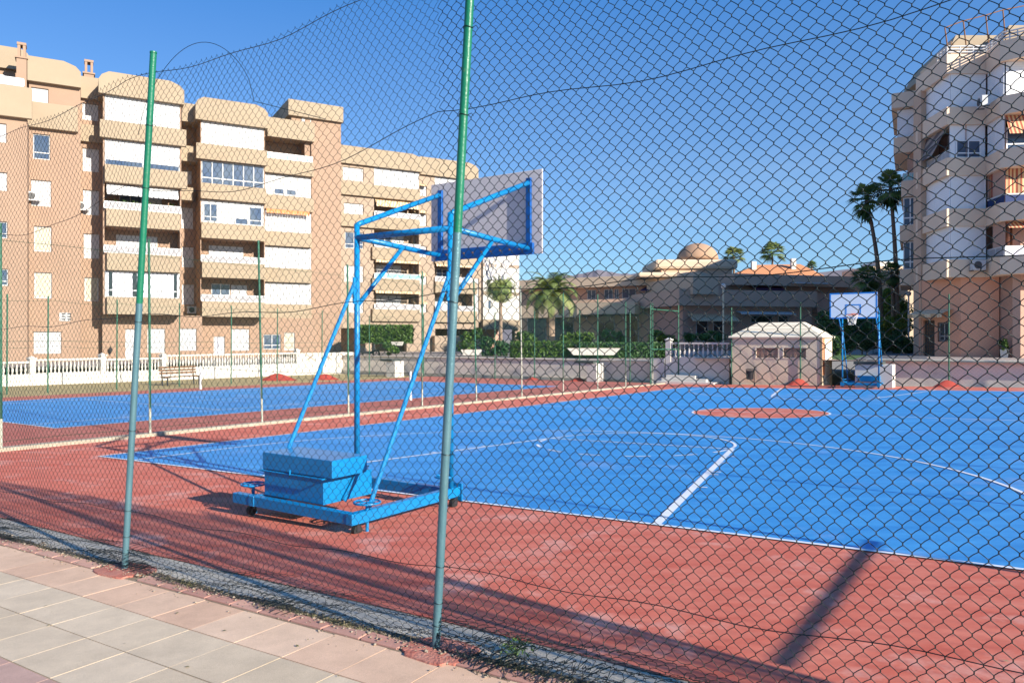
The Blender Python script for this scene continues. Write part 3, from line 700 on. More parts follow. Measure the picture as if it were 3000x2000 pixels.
        b.build('screw_jack', mt, t)
    for x, y in ((-hx-.12, -1.42), (hx-.02, -1.40), (-hx, .05), (hx, .05)):
        b = MB(); b.tube([(x-.022, y, .055), (x+.022, y, .055)], .053, 18); w_ = b.build('castor_wheel', M['rubber'], t)
        b = MB(); b.box((x-.03, y-.02, .05), (x-.025, y+.02, .11)); b.box((x+.025, y-.02, .05), (x+.03, y+.02, .11)); b.build('castor_fork', M['iron'], w_)
    t.location = loc; t.rotation_euler = (0, 0, rot)
    return t
uc = 7.37
ns = make_stand('basketball_stand', 'large blue wheeled basketball stand in front, its grey backboard seen from behind', 'basketball stand', c3(uc, -.33), -YAW)
dup(ns, c3(CW-uc+.06, 28.6, .02), 'far blue basketball stand with white board and net facing us before the low wall', -YAW+math.pi)
# ground slopes gently: stands follow it through their jacks
# ------------------------------------------------------------------ low walls and balustrades
def wall_obj(name, label, cat, fr, s0, s1, n0, n1, z0, z1, m, cap=None, foot=None, group=None):
    root = thing(name, label, cat, fr.p((s0+s1)/2, (n0+n1)/2, z0), group)
    b = MB(); b.fbox(fr, s0, s1, n0, n1, z0, z1); b.build('wall', m, root)
    if cap: b = MB(); b.fbox(fr, s0-.03, s1+.03, n0-.05, n1+.05, z1, z1+cap); b.build('coping', M['kroof'], root)
    if foot: b = MB(); b.fbox(fr, s0-.01, s1+.01, n1, n1+.12, z0, z0+foot); b.build('footing', M['wallfoot'], root)
    return root
WF = Fr(*W(-30, 32.4), -YAW)    # far wall frame: s = u+30, n = towards the camera
wall_obj('retaining_wall', 'long greyish pink retaining wall behind the far end of the tennis court', 'wall', WF, -1, 28.2, -.3, 0, -1.1, .42, M['greywall'], None, .42)
WR = Fr(*W(-30, 31.75), -YAW)
wall_obj('retaining_wall', 'low grey and cream wall right of the kiosk behind the far basketball stand', 'wall', WR, 37.2, 64, -.3, 0, -1, .66, M['greywall'], .05, .5)
def balustrade(name, label, fr, s0, s1, zf, zsolid, zrail, nb, posts, group=None, n=0, m='white_wall'):
    root = thing(name, label, 'balustrade', fr.p((s0+s1)/2, n, zf), group)
    b = MB(); b.fbox(fr, s0, s1, n-.16, n, zf-.2, zsolid); b.build('low_wall', M[m], root)
    b = MB(); b.fbox(fr, s0, s1, n-.19, n+.03, zrail-.09, zrail); b.build('rail', M[m], root)
    b = MB(); hb = zrail-.09-zsolid
    prof = [(.05, 0), (.05, .06*hb), (.03, .1*hb), (.045, .22*hb), (.062, .36*hb), (.05, .52*hb), (.03, .74*hb), (.028, .88*hb), (.048, .93*hb), (.048, hb)]
    for i in range(nb):
        s = s0+(s1-s0)*(i+.5)/nb; b.lathe(prof, fr.p(s, n-.08, zsolid), 8)
    o = b.build('balusters', M[m], root, smooth=False); 
    for s in posts:
        b = MB(); b.fbox(fr, s-.14, s+.14, n-.25, n+.06, zf-.2, zrail+.12); b.fbox(fr, s-.18, s+.18, n-.29, n+.10, zrail+.12, zrail+.17)
        P = fr.p; b.add([P(s-.14, n-.25, zrail+.17), P(s+.14, n-.25, zrail+.17), P(s+.14, n+.06, zrail+.17), P(s-.14, n+.06, zrail+.17), P(s, n-.1, zrail+.28)], [(0, 1, 4), (1, 2, 4), (2, 3, 4), (3, 0, 4)])
        b.build('pier', M[m], root)
    return root
LW = Fr(*W(-28.4, 0), R(90)-YAW)
gzl = lambda px, y: LW.zy(px, y)
for (p0, p1, ysol, yrail, lab) in ((-160, 95, 1100, 1061, 'leftmost white balustrade, lower than its neighbours, below the salmon block'), (98, 302, 1090, 1050, 'white balustrade between two piers under the ribbed ground floor shutter'),
                             (302, 480, 1086, 1049, 'white balustrade section passing behind the second fence post'), (480, 872, 1071, 1036, 'long white balustrade behind the wooden bench')):
    s0 = LW.sx(p0); s1 = LW.sx(p1); pm = (p0+p1)/2
    x, y, _ = LW.p((s0+s1)/2, 0, 0)
    balustrade('balustrade', lab, LW, s0, s1, gxy(x, y), LW.zy(pm, ysol), LW.zy(pm, yrail), max(8, int((s1-s0)/.19)), (s1,))
# white pierced panels and pier at the end of that wall
s0 = LW.sx(876); 
root = thing('garden_wall', 'white rendered garden wall with pierced cross panels left of the parked scooter', 'wall', LW.p(s0+2, 0, -1))
b = MB(); b.fbox(LW, s0, s0+5.2, -.2, 0, -1.2, .62); b.build('wall', M['white_wall'], root)
b = MB()
for q in (1.0, 2.6, 4.2):
    for k in (-1, 1):
        c0 = LW.p(s0+q-.4*k, .02, .1); c1 = LW.p(s0+q+.4*k, .02, .55); b.bar(c0, c1, .05, .06)
b.build('cross_ornament', M['pale_wall'], root)
# balustrade and curved steps beside the kiosk
WS = Fr(*W(-30, 31.9), -YAW)
sA = WS.sx(1958); sB = WS.sx(2136)
balustrade('balustrade', 'white balustrade with slender balusters left of the kiosk', WS, sA, sB, -.8, WS.zy(2050, 1046), WS.zy(2050, 1003), 13, (sA,))
root = thing('garden_steps', 'white curved steps and cheek wall at the foot of the short balustrade by the gate', 'steps', WS.p(sA, .6, -.8))
b = MB()
for k, (a, c, h) in enumerate(((0, 2.9, .12), (.15, 2.4, .26), (.3, 1.7, .42))): b.fbox(WS, sA-.2+a, sA+c, .02, 1.1-.28*k, -.8, -.72+h)
b.build('steps', M['white_wall'], root)
b = MB(); b.fbox(WS, sA-1.0, sA-.2, -.25, .1, -.9, WS.zy(1940, 1050)); b.build('cheek_wall', M['white_wall'], root)
# concrete blocks with dark slabs in front of the wall (slab seats)
def block(px, Y, w_, lab, ytop, wtop, yb):
    x = (px-1500)/F*Y; z1 = CH+(990-ytop)/F*Y; fr = Fr(x, Y, -YAW); g_ = gxy(x, Y)
    root = thing('slab_block', lab, 'block', (x, Y, g_))
    b = MB(); b.fbox(fr, 0, w_, -.6, .25, g_-.1, z1-.12); b.build('block', M['white_wall'], root, bevel=.01)
    b = MB(); b.fbox(fr, -wtop, w_*.75, -.5, .34, z1-.12, z1); b.build('slab', M['dark_slab'], root, bevel=.01)
block(1725, 43.0, .62, 'white block under a dark slab in front of the retaining wall left of the gate', 1057, .75, 1105)
block(1140, 49.5, .75, 'white block with dark slab at the wall seen between the near stand uprights', 1052, .5, 1085)
block(2508, 33.8, 1.5, 'white block with dark slab right behind the far basketball stand', 1058, .05, 1100)
# kiosk
KF = Fr(*W(0, 31.3), -YAW)
ks0 = KF.sx(2143); ks1 = KF.sx(2404); kz0 = -.85; kz1 = KF.zy(2270, 989)
root = thing('kiosk', 'small stuccoed kiosk with cream hipped roof and pierced openings behind the court', 'kiosk', KF.p((ks0+ks1)/2, -1, kz0))
holes = []
for a_, c_ in ((2216, 2279), (2296, 2361)): holes.append((KF.sx(a_), KF.sx(c_), KF.zy((a_+c_)/2, 1048), KF.zy((a_+c_)/2, 1019)))
def holed(b, fr, s0, s1, z0, z1, n, holes, depth=.18, back=None, backs=None):
    xs = sorted({s0, s1, *[h[0] for h in holes], *[h[1] for h in holes]}); zs = sorted({z0, z1, *[h[2] for h in holes], *[h[3] for h in holes]})
    P = fr.p
    for i in range(len(xs)-1):
        for j in range(len(zs)-1):
            cx_ = (xs[i]+xs[i+1])/2; cz_ = (zs[j]+zs[j+1])/2
            if any(h[0] < cx_ < h[1] and h[2] < cz_ < h[3] for h in holes): continue
            b.quad(P(xs[i], n, zs[j]), P(xs[i+1], n, zs[j]), P(xs[i+1], n, zs[j+1]), P(xs[i], n, zs[j+1]))
    for h in holes:
        d = h[4] if len(h) > 4 else depth; a, c, e, f_ = h[:4]
        b.quad(P(a, n, e), P(a, n-d, e), P(a, n-d, f_), P(a, n, f_)); b.quad(P(c, n, e), P(c, n-d, e), P(c, n-d, f_), P(c, n, f_))
        b.quad(P(a, n, e), P(c, n, e), P(c, n-d, e), P(a, n-d, e)); b.quad(P(a, n, f_), P(c, n, f_), P(c, n-d, f_), P(a, n-d, f_))
        b.quad(P(a, n-d, e), P(c, n-d, e), P(c, n-d, f_), P(a, n-d, f_))
b = MB(); holed(b, KF, ks0, ks1, kz0, kz1, 0, holes, .2)
P_ = KF.p; D_ = 2.6
for a in (ks0, ks1): b.quad(P_(a, 0, kz0), P_(a, -D_, kz0), P_(a, -D_, kz1), P_(a, 0, kz1))
b.quad(P_(ks0, -D_, kz0), P_(ks1, -D_, kz0), P_(ks1, -D_, kz1), P_(ks0, -D_, kz1)); b.build('wall', M['stucco'], root)
b = MB(); b.fbox(KF, ks1-.02, ks1+.07, -.08, .02, kz0, kz1-.01); b.build('corner_trim', M['cream'], root)
b = MB(); b.fbox(KF, ks1+.001, ks1+.03, -.75, -.09, -.1, kz1-.02); b.build('brick_panel', M['brick'], root)
b = MB(); b.fbox(KF, ks1+.001, ks1+.05, -1.75, -.8, kz0, kz1-.25); b.build('door', M['white_wall'], root)
# hip roof
ov = .12; e = [P_(ks0-ov, ov, kz1), P_(ks1+ov, ov, kz1), P_(ks1+ov, -D_-ov, kz1), P_(ks0-ov, -D_-ov, kz1)]; zt = KF.zy(2270, 950)+.12; e2 = [P_(ks0-ov, ov, kz1+.06), P_(ks1+ov, ov, kz1+.06), P_(ks1+ov, -D_-ov, kz1+.06), P_(ks0-ov, -D_-ov, kz1+.06)]
t4 = [P_(ks0+1.05, -1.1, zt), P_(ks1-1.05, -1.1, zt), P_(ks1-1.05, -1.5, zt), P_(ks0+1.05, -1.5, zt)]
b = MB(); b.hexa(e+e2); b.add(e2+t4, [(0, 1, 5, 4), (1, 2, 6, 5), (2, 3, 7, 6), (3, 0, 4, 7), (4, 5, 6, 7)])
for k in range(1, 4):
    q = k/4; A_ = Vector(e2[0]).lerp(Vector(t4[0]), q)+Vector((0, 0, .008)); B_ = Vector(e2[1]).lerp(Vector(t4[1]), q)+Vector((0, 0, .008)); b.bar(A_, B_, .035, .02)
b.build('roof', M['kroof'], root)
for h in holes:   # pierced blocks: rings in a grid
    b = MB(); nx = 4; 
    for i in range(nx):
        for j in range(2):
            cxx = h[0]+(h[1]-h[0])*(i+.5)/nx; cz = h[2]+(h[3]-h[2])*(j+.5)/2; rr_ = min((h[1]-h[0])/nx, (h[3]-h[2])/2)*.30
            b.tube([P_(cxx+rr_*math.cos(q), -.06, cz+rr_*math.sin(q)) for q in [2*math.pi*k/12 for k in range(13)]], .016, 5)
            for q in range(4):
                aa = math.pi/4+q*math.pi/2; b.bar(P_(cxx+rr_*math.cos(aa), -.06, cz+rr_*math.sin(aa)), P_(cxx+rr_*1.75*math.cos(aa), -.06, cz+rr_*1.6*math.sin(aa)), .03, .03)
    for i in range(nx+1): s_ = h[0]+(h[1]-h[0])*i/nx; b.fbox(KF, s_-.012, s_+.012, -.09, -.03, h[2], h[3])
    for j in range(3): z_ = h[2]+(h[3]-h[2])*j/2; b.fbox(KF, h[0], h[1], -.088, -.032, z_-.012, z_+.012)
    b.build('pierced_screen', M['brown_wall'], root)
    b = MB(); b.fbox(KF, h[0]-.06, h[1]+.06, .001, .02, h[3], h[3]+.05); b.fbox(KF, h[0]-.06, h[1]+.06, .001, .02, h[2]-.05, h[2]); b.fbox(KF, h[0]-.06, h[0]-.001, .001, .02, h[2], h[3]); b.build('opening_trim', M['kroof'], root)
# litter bin by the kiosk
x, y, _ = KF.p(KF.sx(2203), .35, 0); t = thing('litter_bin', 'small black wire litter bin standing against the kiosk wall', 'bin', (x, y, gxy(x, y)))
b = MB(); zb = gxy(x, y)+.28
for k in range(18):
    a = 2*math.pi*k/18; b.tube([(x+.15*math.cos(a), y+.15*math.sin(a), zb), (x+.19*math.cos(a), y+.19*math.sin(a), zb+.5)], .008, 4)
for q in (0, .25, .5): b.tube([(x+(.15+.08*q)*math.cos(a), y+(.15+.08*q)*math.sin(a), zb+q) for a in [2*math.pi*k/18 for k in range(19)]], .012, 5)
b.lathe([(.14, 0), (.17, .42)], (x, y, zb), 12); b.build('basket', M['iron'], t)
b = MB(); b.tube([(x+.22, y, gxy(x, y)-.05), (x+.22, y, zb+.6)], .02, 8); b.build('post', M['iron'], t)
# bench
x, y, _ = Fr(*W(-22.6, 0), R(90)-YAW).p(0, 0, 0)
BFn = Fr(*W(-22.2, 0), R(90)-YAW); s0 = BFn.sx(481); s1 = BFn.sx(589); sm = (s0+s1)/2; x, y, _ = BFn.p(sm, 0, 0); gb = gxy(x, y)
t = thing('park_bench', 'brown slatted wooden bench on the dry lawn in front of the white balustrade', 'bench', (x, y, gb))
b = MB()
for k in range(4): b.fbox(BFn, s0, s1, -.02-.12*k, .08-.12*k, gb+.43, gb+.47)
b.build('seat', M['wood'], t, bevel=.004)
b = MB()
for k in range(3): b.fbox(BFn, s0, s1, -.46-.03*k, -.43-.03*k, gb+.58+.14*k, gb+.68+.14*k)
b.build('backrest', M['wood'], t, bevel=.004)
for s in (s0+.15, s1-.15, ):
    b = MB(); b.bar(BFn.p(s, .06, gb-.05), BFn.p(s, .04, gb+.43), .05, .05); b.bar(BFn.p(s, -.38, gb-.05), BFn.p(s, -.52, gb+.96), .05, .04); b.bar(BFn.p(s, .1, gb+.41), BFn.p(s, -.45, gb+.41), .05, .04); b.build('leg', M['iron'], t)
# tennis net
TF = Fr(*W(-5.3, 14.0), math.pi-YAW)  # runs towards -u
nrm_of['net'] = np.array([TF.n[0], TF.n[1], 0.])
tn = thing('tennis_net', 'tennis net post pair with a sagging top cord across the blue tennis court', 'tennis net', c3(-11, 14))
for s, m_ in ((0, 'metal_white'), (12.9, 'far_post')):
    x, y, _ = TF.p(s, 0, 0); z = gxy(x, y); b = MB(); b.tube([(x, y, z), (x, y, z+1.07)], .045, 10); b.tube([(x, y, z), (x, y, z+.18)], .06, 10); b.build('post', M['metal_white'], tn)
b = MB(); b.tube([(*TF.p(12.9*k/20, 0, 0)[:2], gxy(*TF.p(12.9*k/20, 0, 0)[:2])+1.0-.10*math.sin(math.pi*k/20)) for k in range(21)], .009, 5); b.build('top_cord', M['iron'], tn)
# ------------------------------------------------------------------ apartment block on the left
A = Fr(-26.96, 49.5, R(30)); Z = lambda k: 3.25+2.9*k
APT = thing('apartment_block', 'salmon and cream five storey apartment block with stepped balconies on the left', 'apartment building', A.p(3, -5, .2))
GZ = .15
WINS = []
def win(parent, fr, s0, s1, z0, z1, n, kind, nx=1, lab=None):
    """kinds: shutter, cream, glass, sash, half, panes"""
    if s0 > s1: s0, s1 = s1, s0
    P = fr.p; fw = .055; b = MB()
    b.fbox(fr, s0, s1, n-.05, n, z0, z0+fw); b.fbox(fr, s0, s1, n-.05, n, z1-fw, z1); b.fbox(fr, s0, s0+fw, n-.05, n, z0+fw, z1-fw); b.fbox(fr, s1-fw, s1, n-.05, n, z0+fw, z1-fw)
    zt = z0+(z1-z0)*.27
    if kind == 'panes':
        for i in range(1, nx): a = s0+(s1-s0)*i/nx; b.fbox(fr, a-.035, a+.035, n-.048, n-.002, z0+fw, z1-fw)
        b.fbox(fr, s0+fw, s1-fw, n-.046, n-.004, zt-.04, zt+.04)
    if kind in ('sash',): b.fbox(fr, s0+fw, s1-fw, n-.046, n-.004, zt-.03, zt+.03)
    if kind == 'cross': b.fbox(fr, s0+fw, s1-fw, n-.046, n-.004, zt-.03, zt+.03); b.fbox(fr, (s0+s1)/2-.03, (s0+s1)/2+.03, n-.045, n-.005, z0+fw, z1-fw)
    f_ = b.build('window', M[FRM], parent)
    if lab: f_['label'] = lab
    b = MB()
    if kind in ('shutter', 'cream', 'ribbed'):
        b.fbox(fr, s0+fw, s1-fw, n-.04, n-.015, z0+fw, z1-fw); b.build('roller_shutter', M['shutter_cream' if kind == 'cream' else SHUT], f_)
        if nx > 1:
            for i in range(1, nx): b = MB(); a = s0+(s1-s0)*i/nx; b.fbox(fr, a-.02, a+.02, n-.015, n-.003, z0+fw, z1-fw); b.build('guide_rail', M[FRM], f_)
    elif kind == 'half':   # shutters nearly down over a strip of glass
        zc = z0+(z1-z0)*.22
        b.fbox(fr, s0+fw, s1-fw, n-.04, n-.012, zc, z1-fw); b.build('roller_shutter', M[SHUT], f_)
        b = MB(); b.fbox(fr, s0+fw, s1-fw, n-.045, n-.03, z0+fw, zc); b.build('pane', M['pane'], f_)
        if nx > 1:
            b = MB()
            for i in range(1, nx): a = s0+(s1-s0)*i/nx; b.fbox(fr, a-.05, a+.05, n-.03, n-.004, z0+fw, z1-fw)
            b.build('mullion', M['frame'], f_)
    elif kind == 'curtain':
        b.fbox(fr, s0+fw, s1-fw, n-.045, n-.03, z0+fw, z1-fw); b.build('pane', M['pane_pale'], f_)
        b = MB()
        for i in range(1, nx): a = s0+(s1-s0)*i/nx; b.fbox(fr, a-.04, a+.04, n-.03, n-.004, z0+fw, z1-fw)
        b.fbox(fr, s0+fw, s1-fw, n-.029, n-.005, zt-.04, zt+.04); b.build('mullion', M['frame'], f_)
        for q0, q1 in ((.05, .10), (.36, .42), (.92, .965)): b = MB(); b.fbox(fr, s0+(s1-s0)*q0, s0+(s1-s0)*q1, n-.03, n-.02, z0+fw, z1-fw); b.build('curtain_gap', M['pane_dark'], f_)
    else:
        b.fbox(fr, s0+fw, s1-fw, n-.045, n-.03, z0+fw, z1-fw); b.build('pane', M['pane_dark' if kind == 'dark' else 'pane'], f_)
    return f_
def box_part(parent, name, fr, s0, s1, n0, n1, z0, z1, m, bevel=0, lab=None):
    b = MB(); b.fbox(fr, s0, s1, n0, n1, z0, z1); o = b.build(name, M[m], parent, bevel=bevel)
    if lab: o['label'] = lab
    return o
def block_walls(parent, fr, s0, s1, n, z0, z1, holes, m, depth=8., name='wall'):
    b = MB(); holed(b, fr, s0, s1, z0, z1, n, holes, .16); P = fr.p
    for a in (s0, s1): b.quad(P(a, n, z0), P(a, n-depth, z0), P(a, n-depth, z1), P(a, n, z1))
    b.quad(P(s0, n, z1), P(s1, n, z1), P(s1, n-depth, z1), P(s0, n-depth, z1)); b.quad(P(s0, n-depth, z0), P(s1, n-depth, z0), P(s1, n-depth, z1), P(s0, n-depth, z1))
    return b.build(name, M[m], parent)
def fascia(parent, fr, s0, s1, n, z0, z1, ca, cb, depth=5., cz=.75, m='cream', name='cornice'):
    """roof parapet whose upper corners are cut off slantwise"""
    z1 = z1
    pts = [(s0, z0), (s1, z0)]
    cz = .55
    if cb: cb *= .68; pts += [(s1, z1-cz), (s1-cb*.3, z1-cz*.42), (s1-cb, z1)]
    else: pts += [(s1, z1)]
    if ca: ca *= .6; pts += [(s0+ca, z1), (s0+ca*.3, z1-cz*.45), (s0, z1-cz)]
    else: pts += [(s0, z1)]
    b = MB(); a = [fr.p(s, n, z) for s, z in pts]; off = Vector(fr.p(0, -depth, 0))-Vector(fr.p(0, 0, 0)); b.prism(a, off); return b.build(name, M[m], parent)
def railing(parent, fr, s0, s1, n, z0, z1, m='metal_white', glass=None, nx=4):
    b = MB(); b.fbox(fr, s0, s1, n-.04, n, z1-.06, z1); b.fbox(fr, s0, s1, n-.04, n, z0, z0+.05)
    for i in range(nx+1): a = s0+(s1-s0)*i/nx; b.fbox(fr, a-.025, a+.025, n-.035, n-.005, z0+.05, z1-.06)
    o = b.build('balcony_railing', M[m], parent)
    b = MB(); b.fbox(fr, s0+.03, s1-.03, n-.022, n-.016, z0+.05, z1-.06); b.build('infill_panel', M[glass or 'rail_panel'], o)
    return o
def bay(parent, fr, p0, p1, n, floors, wm='cream', bandm='cream', bands=None, zlast=True, seed=1, wallp=None):
    """a stack of balconies: bands (parapets) and what fills each opening"""
    s0 = fr.sx(p0, n-.32); s1 = fr.sx(p1, n-.32); nb = n-.32
    holes = []
    for k, kind in enumerate(floors):
        z0 = Z(k)+1.15; z1 = Z(k+1)
        d = 1.5 if kind.startswith('open') else .14
        holes.append((s0+.06, s1-.06, z0 if d < 1 else Z(k)+1.13, z1-.02, d))
    sw0, sw1 = (s0, s1) if wallp is None else wallp
    block_walls(parent, fr, sw0, sw1, nb, Z(0)-.0, Z(5)+.05, holes, wm)
    for k, kind in enumerate(floors):
        z0 = Z(k)+1.15; z1 = Z(k+1)-.04; a, c = s0+.08, s1-.08; L_ = c-a
        if kind == 'white': win(parent, fr, a, c, z0, z1, nb-.02, 'shutter', 3)
        elif kind == 'whitestrip': win(parent, fr, a, c, z0, z1, nb-.02, 'half', 2)
        elif kind == 'glazed': win(parent, fr, a, c, z0, z1, nb-.02, 'panes', 6)
        elif kind == 'curtain': win(parent, fr, a, c, z0, z1, nb-.02, 'curtain', 4)
        elif kind == 'whitewin':
            o = box_part(parent, 'white_panel', fr, a, c, nb-.14, nb-.075, z0, z1, 'frame')
            win(parent, fr, a+L_*.03, a+L_*.25, z0+.12, z1-.25, nb-.005, 'cross'); win(parent, fr, a+L_*.76, a+L_*.97, z0+.05, z1-.25, nb-.005, 'sash'); win(parent, fr, a+L_*.53, a+L_*.74, z0+.05, z0+.55, nb-.005, 'glass')
        elif kind == 'smallwin':
            o = box_part(parent, 'white_panel', fr, a, c, nb-.14, nb-.075, z0, z1, 'frame')
            win(parent, fr, a+L_*.2, a+L_*.42, z0+.12, z0+.6, nb-.005, 'glass'); win(parent, fr, a+L_*.46, a+L_*.68, z0+.12, z0+.6, nb-.005, 'glass')
        elif kind.startswith('open'):
            nn = nb-1.5
            zz0 = Z(k)+.2
            if 'door' in kind: win(parent, fr, a+L_*.16, a+L_*.72, z0-.7, z1-.3, nn+.06, 'shutter', 2)
            if 'glass' in kind: win(parent, fr, a+L_*.2, a+L_*.5, z0-.7, z1-.3, nn+.06, 'cross'); win(parent, fr, a+L_*.52, a+L_*.78, z0-.7, z1-.35, nn+.06, 'shutter')
            if 'awning' in kind:
                P = fr.p; b = MB(); b.add([P(a+.1, nb-.1, z1-.02), P(c-.1, nb-.1, z1-.02), P(c-.1, nb+.35, z1-.62), P(a+.1, nb+.35, z1-.62)], [(0, 1, 2, 3)])
                for i in range(14):
                    q0 = a+.1+(L_-.2)*i/14; q1 = a+.1+(L_-.2)*(i+1)/14; b.add([P(q0, nb+.35, z1-.62), P(q1, nb+.35, z1-.62), P(q1-.03, nb+.36, z1-.78), P(q0+.03, nb+.36, z1-.78)], [(0, 1, 2, 3)])
                b.build('awning', M['awning_beige' if 'beige' in kind else 'metal_white'], parent)
            if 'valance' in kind:
                P = fr.p; b = MB()
                for i in range(16):
                    q0 = a+L_*i/16; q1 = a+L_*(i+1)/16; b.add([P(q0, n+.02, z1+.02), P(q1, n+.02, z1+.02), P(q1-.02, n+.05, z1-.22), P(q0+.02, n+.05, z1-.22)], [(0, 1, 2, 3)])
                b.build('awning', M['awning_beige'], parent)
            if 'plants' in kind:
                b = MB()
                for i in range(260):
                    q = a+L_*random.random(); zz = z0+random.random()**2*.7; yy = nb-.25+random.uniform(-.15, .15); rr_ = .09
                    p = Vector(fr.p(q, yy, zz)); v1 = Vector((random.uniform(-1, 1), random.uniform(-1, 1), random.uniform(-1, 1)))*rr_; v2 = Vector((random.uniform(-1, 1), random.uniform(-1, 1), random.uniform(-1, 1)))*rr_
                    b.quad(p-v1, p+v2, p+v1, p-v2, random.random()+.01)
                b.build('balcony_plants', M['leaf'], parent)
            gl = 'aqua' if 'aqua' in kind else 'rail_panel'
            if 'rail' in kind: railing(parent, fr, s0+.02, s1-.02, n-.08, z0+.0, z0+.5, glass=gl)
    for k in range(5):
        q = bands[k] if bands else (s0-.05, s1+.12)
        box_part(parent, 'balcony_parapet', fr, q[0], q[1], nb+.001, n, Z(k), Z(k)+1.15, bandm, .02)
    return s0, s1, nb
# salmon wall, left part (three planes)
def hol(fr, n, l): return [(fr.sx(a, n), fr.sx(c, n), fr.zy((a+c)/2, y1, n), fr.zy((a+c)/2, y0, n)) for a, c, y0, y1, *_ in l]
def wallwin(fr, n, s0, s1, z0, z1, l, m, parent=APT):
    hs = hol(fr, n, l); block_walls(parent, fr, s0, s1, n, z0, z1, hs, m)
    for h, q in zip(hs, l): win(parent, fr, h[0]+.01, h[1]-.01, h[2]+.01, h[3]-.01, n-.11, q[4])
n1 = 2.1; sE = A.sx(80, n1)
wallwin(A, n1, A.sx(-700, n1), sE, GZ, 14.9, [(-70, 19, 358, 414, 'shutter'), (-70, 21, 502, 556, 'shutter'), (-70, 22, 647, 696, 'sash'), (-70, 24, 786, 836, 'sash'), (-140, -100, 960, 1030, 'shutter')], 'salmon')
n2 = .15; s2 = sE; s3 = A.sx(236, n2)
wallwin(A, n2, s2, s3, GZ, 17.8, [(91, 142, 258, 306, 'shutter'), (96, 147, 393, 467, 'sash'), (91, 150, 528, 604, 'shutter'), (99, 151, 663, 737, 'cream'), (100, 152, 798, 874, 'cream'), (98, 180, 971, 1036, 'shutter')], 'salmon')
n3 = -2.2; s4 = A.sx(304, n3)
wallwin(A, n3, s3, s4, GZ, 17.8, [(241, 288, 304, 353, 'shutter'), (242, 290, 435, 503, 'shutter'), (243, 290, 557, 630, 'shutter'), (245, 291, 685, 757, 'shutter'), (247, 289, 813, 882, 'cream')], 'salmon')
# bands and cornices of the left part
box_part(APT, 'balcony_parapet', A, A.sx(-700, n1), A.sx(80, n1)+.25, n1+.001, 2.45, 14.85, 16.7, 'cream', .03)
box_part(APT, 'balcony_parapet', A, A.sx(80, n1)-.4, A.sx(228, .5), n2+.001, .5, 14.85, 16.45, 'cream', .03)
box_part(APT, 'balcony_parapet', A, A.sx(228, .5)-.6, A.sx(300, n3), n3+.001, n3+.32, 14.85, 16.0, 'cream', .03)
fascia(APT, A, A.sx(80, .5), A.sx(237, .5), .5, 17.72, 19.25, 0, 1.4)
fascia(APT, A, A.sx(-600, -2), A.sx(46, -2)+.8, -2, 19.0, 20.4, 0, .8)
box_part(APT, 'penthouse_wall', A, A.sx(-600, -2.3), A.sx(74, -2.3), -6, -2.3, 14.8, 19.1, 'salmon')
win(APT, A, A.sx(-60, -2.2), A.sx(14, -2.2), 16.9, 18.6, -2.2, 'dark')
railing(APT, A, A.sx(-300, 2.3), A.sx(70, 2.3), 2.3, 16.75, 17.25, nx=8)
fascia(APT, A, A.sx(237, -1.9), A.sx(300, -1.9), -1.9, 17.75, 19.2, 0, 0)
# chimneys
def chimney(p0, p1, ytop, n, zb, m):
    s0 = A.sx(p0, n); s1 = A.sx(p1, n); zt = A.zy((p0+p1)/2, ytop, n); b = MB(); b.fbox(A, s0, s1, n-.8, n, zb, zt-1.0); b.fbox(A, s0-.08, s1+.08, n-.88, n+.08, zt-1.0, zt-.9)
    for a, c in ((s0+.05, s0+.2), (s1-.2, s1-.05)): b.fbox(A, a, c, n-.7, n-.05, zt-.9, zt-.15)
    b.fbox(A, s0+.02, s1-.02, n-.78, n-.02, zt-.15, zt); b.build('chimney', M[m], APT)
chimney(48, 78, 124, .55, 16.5, 'salmon'); chimney(246, 275, 175, -4, 18, 'salmon')
# tower one
bl = [(A.sx(a, 0), A.sx(c, 0)) for a, c in ((313, 528), (313, 527), (311, 528), (307, 549), (292, 546))]
bay(APT, A, 303, 530, 0, ['curtain', 'open door rail', 'open glass awning plants rail', 'whitestrip', 'white'], 'salmon', 'cream', bl, wallp=(s4-.1, A.sx(531, -.32)))
fascia(APT, A, A.sx(289, 0), A.sx(540, 0), 0, 17.72, 19.2, 1.0, 1.3)
# recess between the towers, with small windows
n5 = -6.0; sa = A.sx(520, n5); sb = A.sx(590, n5)
wallwin(A, n5, sa, sb, GZ, 17.8, [(531, 566, 608, 670, 'shutter'), (533, 568, 723, 783, 'shutter'), (533, 569, 833, 892, 'shutter'), (540, 562, 500, 540, 'shutter')], 'salmon')
fascia(APT, A, A.sx(533, -4.4), A.sx(592, -4.4), -4.4, 17.75, 19.1, 0, 0)
box_part(APT, 'balcony_parapet', A, A.sx(531, -4.6), A.sx(590, -4.6), n5+.001, -4.6, 14.85, 16.0, 'cream'); box_part(APT, 'balcony_parapet', A, A.sx(531, -4.6), A.sx(566, -4.6), n5+.001, -4.6, 11.95, 12.9, 'cream')
# tower two
bl = [(A.sx(a, -3.2), A.sx(c, -3.2)) for a, c in ((592, 776), (592, 776), (590, 776), (588, 781), (575, 783))]
sw = A.sx(588, -3.52)
bay(APT, A, 587, 776, -3.2, ['open glass rail', 'open door rail', 'whitewin', 'glazed', 'white'], 'salmon', 'cream', bl)
fascia(APT, A, A.sx(573, -3.2), A.sx(786, -3.2), -3.2, 17.72, 19.4, .9, 1.3)
